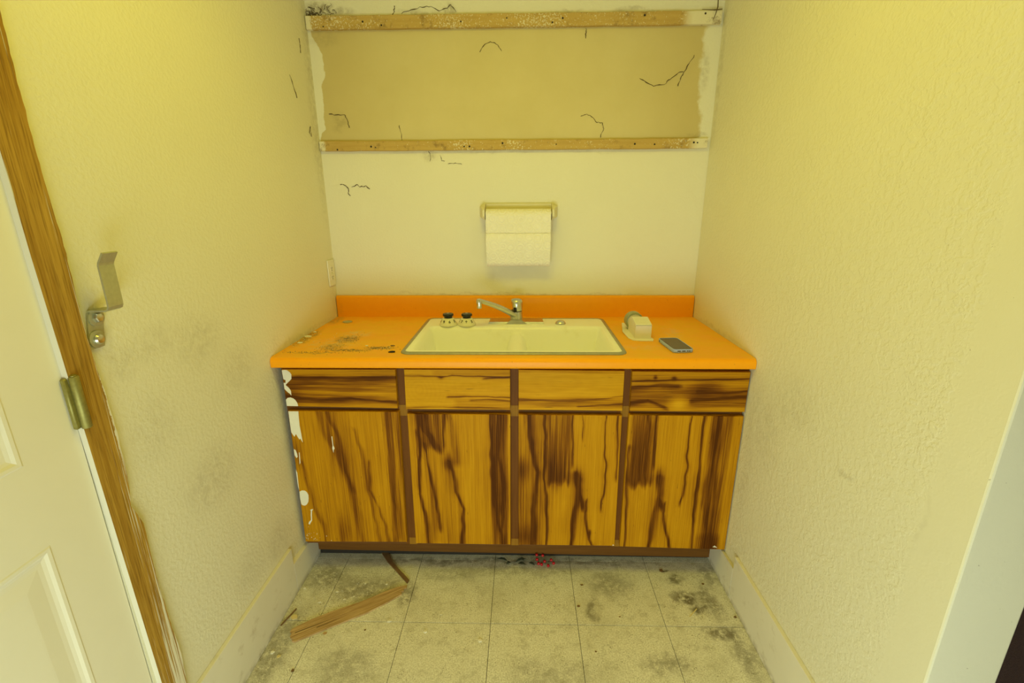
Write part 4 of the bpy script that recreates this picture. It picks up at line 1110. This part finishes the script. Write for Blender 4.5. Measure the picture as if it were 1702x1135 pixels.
for yy, zz_ in ((-1.2245, 1.1935), (-1.2345, 1.151)):
    w_ = bpart(MB().lathe([(0.0178, 0.0042), (0.0178, 0.0064), (0.0168, 0.0068)], (0, yy, zz_), 24, 'X'), 'washer', M_zinc, smooth=True)
    bpart(MB().lathe([(0.0105, 0.0064), (0.0105, 0.0105), (0.008, 0.0135), (0.002, 0.0148)], (0, yy, zz_), 18 if zz_ < 1.16 else 6, 'X'), 'bolt_head', M_chrome, w_, smooth=True)

# ------------------------------------------------------------------ cobwebs and hairs on the walls
webs = [
 ('branching dark cobweb thread near the right end of the tan strip', [[(1.333, 1.894), (1.357, 1.883), (1.391, 1.868), (1.433, 1.873), (1.455, 1.89), (1.483, 1.914), (1.506, 1.917)], [(1.544, 1.977), (1.524, 1.946), (1.509, 1.919), (1.497, 1.893), (1.488, 1.866)]], .0013),
 ('curling cobweb thread just above the right half of the lower batten', [[(1.098, 1.756), (1.119, 1.766), (1.144, 1.756), (1.17, 1.733), (1.191, 1.733), (1.196, 1.708), (1.185, 1.676)]], .0011),
 ('short dusty cobweb thread hanging below the upper batten', [[(1.109, 2.074), (1.110, 2.058), (1.109, 2.039)]], .0015),
 ('arched cobweb thread high in the middle of the tan strip', [[(0.688, 1.996), (0.707, 2.022), (0.731, 2.03), (0.76, 2.022), (0.775, 1.998)]], .0011),
 ('looping cobweb festoon on the wall above the upper batten', [[(0.381, 2.134), (0.423, 2.146), (0.464, 2.155), (0.5, 2.157), (0.528, 2.14), (0.557, 2.147), (0.576, 2.162), (0.598, 2.136)], [(0.356, 2.159), (0.352, 2.139), (0.345, 2.127)]], .0012),
 ('single upright hair on the wall above the lower batten', [[(0.342, 1.728), (0.349, 1.697), (0.351, 1.671)]], .0011),
 ('bent cobweb thread at the lower left of the tan strip', [[(0.053, 1.776), (0.08, 1.77), (0.118, 1.772), (0.125, 1.75), (0.132, 1.721)]], .0013),
 ('broken dark cobweb squiggle on the cream wall under the left end of the lower batten', [[(0.068, 1.495), (0.09, 1.492), (0.105, 1.477), (0.099, 1.461), (0.109, 1.449)], [(0.119, 1.483), (0.143, 1.495), (0.155, 1.486), (0.181, 1.489), (0.196, 1.476)]], .0014),
 ('faint cobweb wisps dangling beneath the lower batten', [[(0.461, 1.626), (0.469, 1.61), (0.465, 1.586)], [(0.51, 1.61), (0.516, 1.589), (0.528, 1.588)], [(0.541, 1.577), (0.572, 1.578), (0.601, 1.574)]], .0009),
]
rw = random.Random(21)
def thread(mb, pts, r, plane='back'):
    out = []
    for a, b in zip(pts, pts[1:]):
        for k in range(4):
            t = k / 4; out.append((a[0] + (b[0] - a[0]) * t + rw.uniform(-.0024, .0024), a[1] + (b[1] - a[1]) * t + rw.uniform(-.0024, .0024)))
    out.append(pts[-1])
    if plane == 'back': P = [(x, -r * 0.9, z) for x, z in out]
    else: P = [(r * 0.9, y, z) for y, z in out]
    mb.tube(P, [r * rw.uniform(0.4, 1.6) for _ in P], 5)
for lab, ls, r in webs:
    og = Vector((ls[0][0][0], 0, ls[0][0][1])); web = None
    for l_ in ls:
        mb = MB(); thread(mb, l_, r)
        if web is None: web = tag(mb.build('cobweb', M_web, None, org=og), lab, 'cobweb', 'cobwebs on the back wall')
        else:
            for v in mb.bm.verts: v.co -= og
            mb.build('strand', M_web, web)
mb = MB()       # mildewed tangle above the left end of the upper batten
for k in range(46):
    x = 0.006 + abs(rw.gauss(0, 0.042)); z = 2.126 + abs(rw.gauss(0, 0.014)); a_ = rw.uniform(0, 6.3); pts = [(x, z)]
    for _ in range(6):
        a_ += rw.uniform(-1.1, 1.1); x += 0.005 * math.cos(a_); z += 0.004 * math.sin(a_)
        x = max(0.003, x); z = max(2.1255, z); pts.append((x, z))
    mb.tube([(px_, -0.0012 - 0.002 * rw.random(), pz_) for px_, pz_ in pts], [0.0008 * rw.uniform(0.4, 1.3) for _ in pts], 4)
tag(mb.build('cobweb', M_web, None, org=(0.04, 0, 2.13)), 'matted dark cobweb tangle above the left end of the upper batten', 'cobweb', kind='stuff')
og = Vector((1.6, -0.02, 2.12)); web = None
P = [[(1.607, 2.168), (1.608, 2.134), (1.603, 2.110), (1.595, 2.090)], [(1.626, 2.126), (1.606, 2.124), (1.583, 2.124), (1.549, 2.126)]]
for l_, r in zip(P, (0.0022, 0.0020)):
    mb = MB(); mb.tube([(x + rw.uniform(-.001, .001) - og.x, -0.0215 - og.y, z - og.z) for x, z in l_], [r * 0.8, r, r * 0.7, r * 0.4], 5)
    if web is None: web = tag(mb.build('cobweb', M_web, None, loc=og), 'thick crossed cobweb strands over the right end of the upper batten', 'cobweb', 'cobwebs on the back wall')
    else: mb.build('strand', M_web, web)
lws = [('short dark hair on the left wall beside the upper batten', [(-0.09, 2.026), (-0.090, 2.0), (-0.092, 1.975)]),
       ('slanting dark hair on the left wall near the tan strip', [(-0.212, 1.872), (-0.188, 1.833), (-0.173, 1.801)]),
       ('small looped hair on the left wall beside the lower batten', [(-0.082, 1.716), (-0.079, 1.678), (-0.098, 1.690), (-0.085, 1.712)])]
for lab, l_ in lws:
    mb = MB(); thread(mb, l_, 0.0011, 'left')
    tag(mb.build('cobweb', M_web, None, org=(0, l_[0][0], l_[0][1])), lab, 'cobweb', 'hairs on the left wall')

# ------------------------------------------------------------------ litter on the floor
def slab_poly(name, top, th, mat, label, cat, rise=None, group=None):
    mb = MB(); n_ = len(top)
    A = [mb.bm.verts.new((x, y, 0.0004 + (rise[i] if rise else 0))) for i, (x, y) in enumerate(top)]
    B = [mb.bm.verts.new((x, y, 0.0004 + th + (rise[i] if rise else 0))) for i, (x, y) in enumerate(top)]
    mb.bm.faces.new(A); mb.bm.faces.new(B[::-1])
    for i in range(n_): mb.bm.faces.new((A[i], B[i], B[(i + 1) % n_], A[(i + 1) % n_]))
    bmesh.ops.triangulate(mb.bm, faces=[f for f in mb.bm.faces if len(f.verts) > 4])
    c = (sum(p[0] for p in top) / n_, sum(p[1] for p in top) / n_, 0)
    return tag(mb.build(name, mat, None, org=c), label, cat, group)
big = [(0.067, -0.868), (0.066, -0.880), (0.075, -0.886), (0.074, -0.897), (0.081, -0.905), (0.092, -0.907), (0.088, -0.914), (0.1, -0.917), (0.117, -0.905), (0.14, -0.893), (0.179, -0.869), (0.24, -0.834), (0.305, -0.797), (0.36, -0.754), (0.409, -0.712), (0.404, -0.702), (0.413, -0.697), (0.410, -0.688), (0.420, -0.683), (0.419, -0.669), (0.385, -0.678), (0.337, -0.704), (0.30, -0.730), (0.263, -0.752), (0.22, -0.773), (0.171, -0.797), (0.119, -0.828)]
o = slab_poly('wood_strip', big, 0.006, M_stick, 'long splintered brown wood strip lying on the floor tiles', 'wood strip')
for a, b in (((0.085, -0.884), (0.235, -0.801)), ((0.15, -0.862), (0.215, -0.823))):
    d = Vector((b[0] - a[0], b[1] - a[1], 0)).normalized(); nn = Vector((-d.y, d.x, 0)) * 0.0011
    mb = MB(); q = [mb.bm.verts.new(Vector((*p, 0.0067)) - o.location) for p in ((a[0] - nn.x, a[1] - nn.y), (b[0], b[1]), (a[0] + nn.x, a[1] + nn.y))]
    q2 = [mb.bm.verts.new(v.co + Vector((0, 0, -0.002))) for v in q]
    mb.bm.faces.new(q); mb.bm.faces.new(q2[::-1])
    for i in range(3): mb.bm.faces.new((q[i], q2[i], q2[(i + 1) % 3], q[(i + 1) % 3]))
    mb.build('split', M_dark, o)
slab_poly('wood_strip', [(0.269, -0.495), (0.300, -0.495), (0.330, -0.545), (0.361, -0.581), (0.400, -0.620), (0.421, -0.642), (0.416, -0.657), (0.385, -0.625), (0.351, -0.589), (0.31, -0.548)],
          0.005, M_stickd, 'short dark splinter of wood poking out from under the cabinet', 'wood strip')
slab_poly('wood_strip', [(0.018, -0.852), (0.0215, -0.853), (0.043, -0.784), (0.041, -0.779)], 0.004, M_stickd, 'thin dark stick lying against the left baseboard', 'wood strip')
rc_ = random.Random(5)
def chip(x, y, s, mat, lab, grp, z=0.0):
    n_ = rc_.choice((4, 5, 5, 6)); a0 = rc_.uniform(0, 6)
    top = [(x + s * rc_.uniform(0.6, 1.2) * math.cos(a0 + 6.283 * i / n_), y + s * rc_.uniform(0.5, 1.0) * math.sin(a0 + 6.283 * i / n_)) for i in range(n_)]
    o = slab_poly('paint_chip', top, s * 0.25, mat, lab, 'paint chip', group=grp)
    o.location.z = z
    return o
chip(0.052, -0.816, 0.013, M_chipy, 'largest cream flake on the floor, beside the thin stick', 'paint flakes on the floor')
for x, y, s, lab in ((0.338, -0.661, .006, 'small white flake just behind the tip of the long wood strip'), (0.393, -0.827, .007, 'white flake in front of the tip of the long wood strip'),
        (0.528, -0.866, .007, 'white flake on the second tile row, left of the floor centre'), (0.72, -0.897, .008, 'white flake on the second tile row at the floor centre'),
        (0.571, -0.795, .004, 'tiny white flake just behind the tile joint right of the wood strip'), (0.042, -0.953, .008, 'white flake in front of the long wood strip by the left baseboard'),
        (0.253, -0.657, .005, None), (0.027, -0.685, .006, None), (0.112, -0.75, .006, None), (0.16, -0.70, .005, None), (0.20, -0.735, .005, None), (0.23, -0.72, .004, None)):
    chip(x, y, s, M_chip, lab or 'tiny white flake among the grit between long wood strip and cabinet', 'paint flakes on the floor')
chip(0.070, -0.967, 0.008, M_chipy, 'small ochre flake on the floor near the left baseboard', 'paint flakes on the floor')
chip(0.186, -0.879, 0.007, M_stick, 'brown wood crumb beside the long splintered strip', 'wood crumbs on the floor')
for x, y, s, lab in ((0.319, -0.863, .004, 'dark crumb in front of the middle of the long wood strip'), (1.068, -0.751, .007, 'rusty crumb beside the upright tile joint right of centre'),
        (1.091, -0.651, .006, 'dark crumb on the first tile row right of the red berries'), (1.417, -0.573, .010, 'dark crumb on the right-hand tile close to the toe kick'),
        (1.558, -0.638, .006, 'dark crumb on the right-hand tile near the right baseboard'), (1.208, -0.794, .004, 'small dark crumb just behind the cross joint, right of centre'),
        (1.103, -0.93, .004, 'small dark crumb on the second tile row, right of centre'), (1.617, -0.788, .007, 'dark crumb against the right baseboard'),
        (0.138, -1.013, .007, 'dark crumb nearest the camera by the left baseboard')):
    chip(x, y, s, M_stickd, lab, 'dirt crumbs on the floor')
slab_poly('wood_strip', [(1.455, -0.789), (1.457, -0.791), (1.494, -0.757), (1.492, -0.754)], 0.0015, M_chipy, 'thin straw-coloured splinter on the stained right-hand tile', 'wood strip')
def crumbs(name, spots, n_, zbase, mat, label, cat):
    mb = MB(); r_ = random.Random(9)
    for _ in range(n_):
        (cx_, cy_, rx, ry) = r_.choice(spots); x = r_.gauss(cx_, rx); y = r_.gauss(cy_, ry); s_ = r_.uniform(0.0007, 0.0022)
        if zbase > 0.5:
            if not (0.004 < x < 0.425 and -0.61 < y < -0.03): continue
        elif not (0.016 < x < W - 0.016 and y < -0.53): continue
        v = [mb.bm.verts.new((x + s_ * a, y + s_ * b, zbase + s_ * c)) for a, b, c in ((1, 0, 0), (-.5, .9, 0), (-.5, -.8, 0), (r_.uniform(-.3, .3), r_.uniform(-.3, .3), .9))]
        for f in ((0, 1, 2), (0, 3, 1), (1, 3, 2), (2, 3, 0)): mb.bm.faces.new([v[i] for i in f])
    return tag(mb.build(name, mat, None), label, cat, kind='stuff')
crumbs('floor_crumbs', [(0.16, -0.66, .08, .06), (0.25, -0.70, .08, .05), (0.12, -0.76, .06, .05), (0.25, -0.77, .10, .04), (0.06, -0.95, .04, .12), (1.5, -0.7, .06, .08), (0.8, -0.75, .4, .12)], 520, 0.0003, M_crumb,
       'scattered grit and plaster crumbs on the floor tiles', 'crumbs')
crumbs('plaster_crumbs', [(0.16, -0.70, .07, .05), (0.20, -0.76, .08, .03), (0.10, -0.68, .05, .05)], 110, 0.0004, M_chip, 'pale plaster crumbs on the floor between strip and cabinet', 'crumbs')
crumbs('worktop_crumbs', [(0.185, -0.40, .025, .035), (0.165, -0.52, .03, .03), (0.24, -0.545, .05, .010), (0.345, -0.515, .03, .012), (0.012, -0.38, .010, .07), (0.10, -0.57, .05, .006)], 560, HC + 0.0003, M_crumb,
       'grey grime crumbs on the left end of the orange worktop', 'crumbs')
crumbs('worktop_flakes', [(0.35, -0.52, .03, .012), (0.02, -0.40, .012, .06), (0.2, -0.53, .06, .02), (0.10, -0.40, .05, .05)], 70, HC + 0.0004, M_chip, 'pale flakes among the grime on the left end of the worktop', 'crumbs')
def topchip(x, y, s, mat, lab): return chip(x, y, s, mat, lab, 'flakes on the worktop', HC - 0.0001)
topchip(0.018, -0.372, 0.016, M_chip, 'curled white flake on the worktop against the left wall')
topchip(0.014, -0.300, 0.010, M_chip, 'small white flake on the worktop behind the curled one by the wall')
topchip(0.025, -0.455, 0.010, M_chip, 'thin white flake on the worktop nearest the front by the left wall')
topchip(0.290, -0.492, 0.007, M_chip, 'bright white flake on the grime in front of the sink corner')
topchip(0.403, -0.566, 0.013, M_dark, 'dark crumb on the worktop beside the front left sink corner')
topchip(0.384, -0.490, 0.008, M_stickd, 'brown crumb on the worktop behind the dark one by the sink')
dg = MB().lathe([(0.021, 0.0), (0.0215, 0.002), (0.019, 0.004), (0.012, 0.0035), (0.010, 0.002), (0.001, 0.002)], (0, 0, 0), 20, squash=0.8).build('drain_cap', M_zinc, None, True, loc=(0.086, -0.128, HC + 0.0003))
tag(dg, 'small oval metal cap lying at the back left of the orange worktop', 'metal cap')

# berry sprig by the toe kick
bs = Vector((0.93, -0.535, 0.0005))
sg = thing('berry_sprig', 'sprig of shiny red artificial berries on the floor by the toe kick', 'berry sprig', bs)
ber = [(0.921, -0.522, 0.026), (0.946, -0.520, 0.022), (0.922, -0.534, 0.014), (0.953, -0.540, 0.010), (0.928, -0.549, 0.007), (0.940, -0.553, 0.0068), (0.9665, -0.560, 0.0068), (0.980, -0.534, 0.012), (0.989, -0.547, 0.008)]
hub = Vector((0.900, -0.532, 0.006))
for x, y, z in ber:
    b_ = MB().ball((0, 0, 0), 0.0062, 12, 8).build('berry', M_red, sg, True); b_.location = Vector((x, y, z)) - bs
    c = Vector((x, y, z)); mid = (c + hub) / 2 + Vector((0, 0, 0.003))
    MB().tube([hub - bs, mid - bs, c - bs], 0.0008, 5).build('berry_stem', M_twig, sg)
MB().tube([Vector(p) - bs for p in ((0.79, -0.530, 0.004), (0.83, -0.545, 0.004), (0.865, -0.528, 0.005), (0.900, -0.532, 0.006))], 0.0013, 6).build('stem', M_twig, sg)
for (x, y, a, L_) in ((0.80, -0.530, 2.8, 0.045), (0.835, -0.535, 0.6, 0.05), (0.845, -0.545, -0.5, 0.035), (0.87, -0.530, 2.2, 0.04), (0.888, -0.540, -0.9, 0.04), (0.815, -0.540, -2.2, 0.03)):
    mb = MB(); d = Vector((math.cos(a), math.sin(a) * 0.55, 0)); nn = Vector((-d.y, d.x, 0)).normalized()
    y2 = min(y + d.y * L_, -0.516); base = Vector((x, y, 0.003))
    R_ = []
    for t_, w_, zz_ in ((0, 0.001, 0), (0.3, 0.006, 0.006), (0.6, 0.006, 0.007), (1.0, 0.0006, 0.003)):
        c = base + d * L_ * t_ + Vector((0, 0, zz_)); c.y = min(c.y, -0.522)
        R_.append([mb.bm.verts.new(c - bs + nn * w_), mb.bm.verts.new(c - bs + Vector((0, 0, -0.0012))), mb.bm.verts.new(c - bs - nn * w_), mb.bm.verts.new(c - bs + Vector((0, 0, 0.0004)))])
    for A, B in zip(R_, R_[1:]):
        for i in range(4): mb.bm.faces.new((A[i], A[(i + 1) % 4], B[(i + 1) % 4], B[i]))
    mb.bm.faces.new(R_[0]); mb.bm.faces.new(R_[-1][::-1])
    mb.build('leaf', M_leafm, sg)
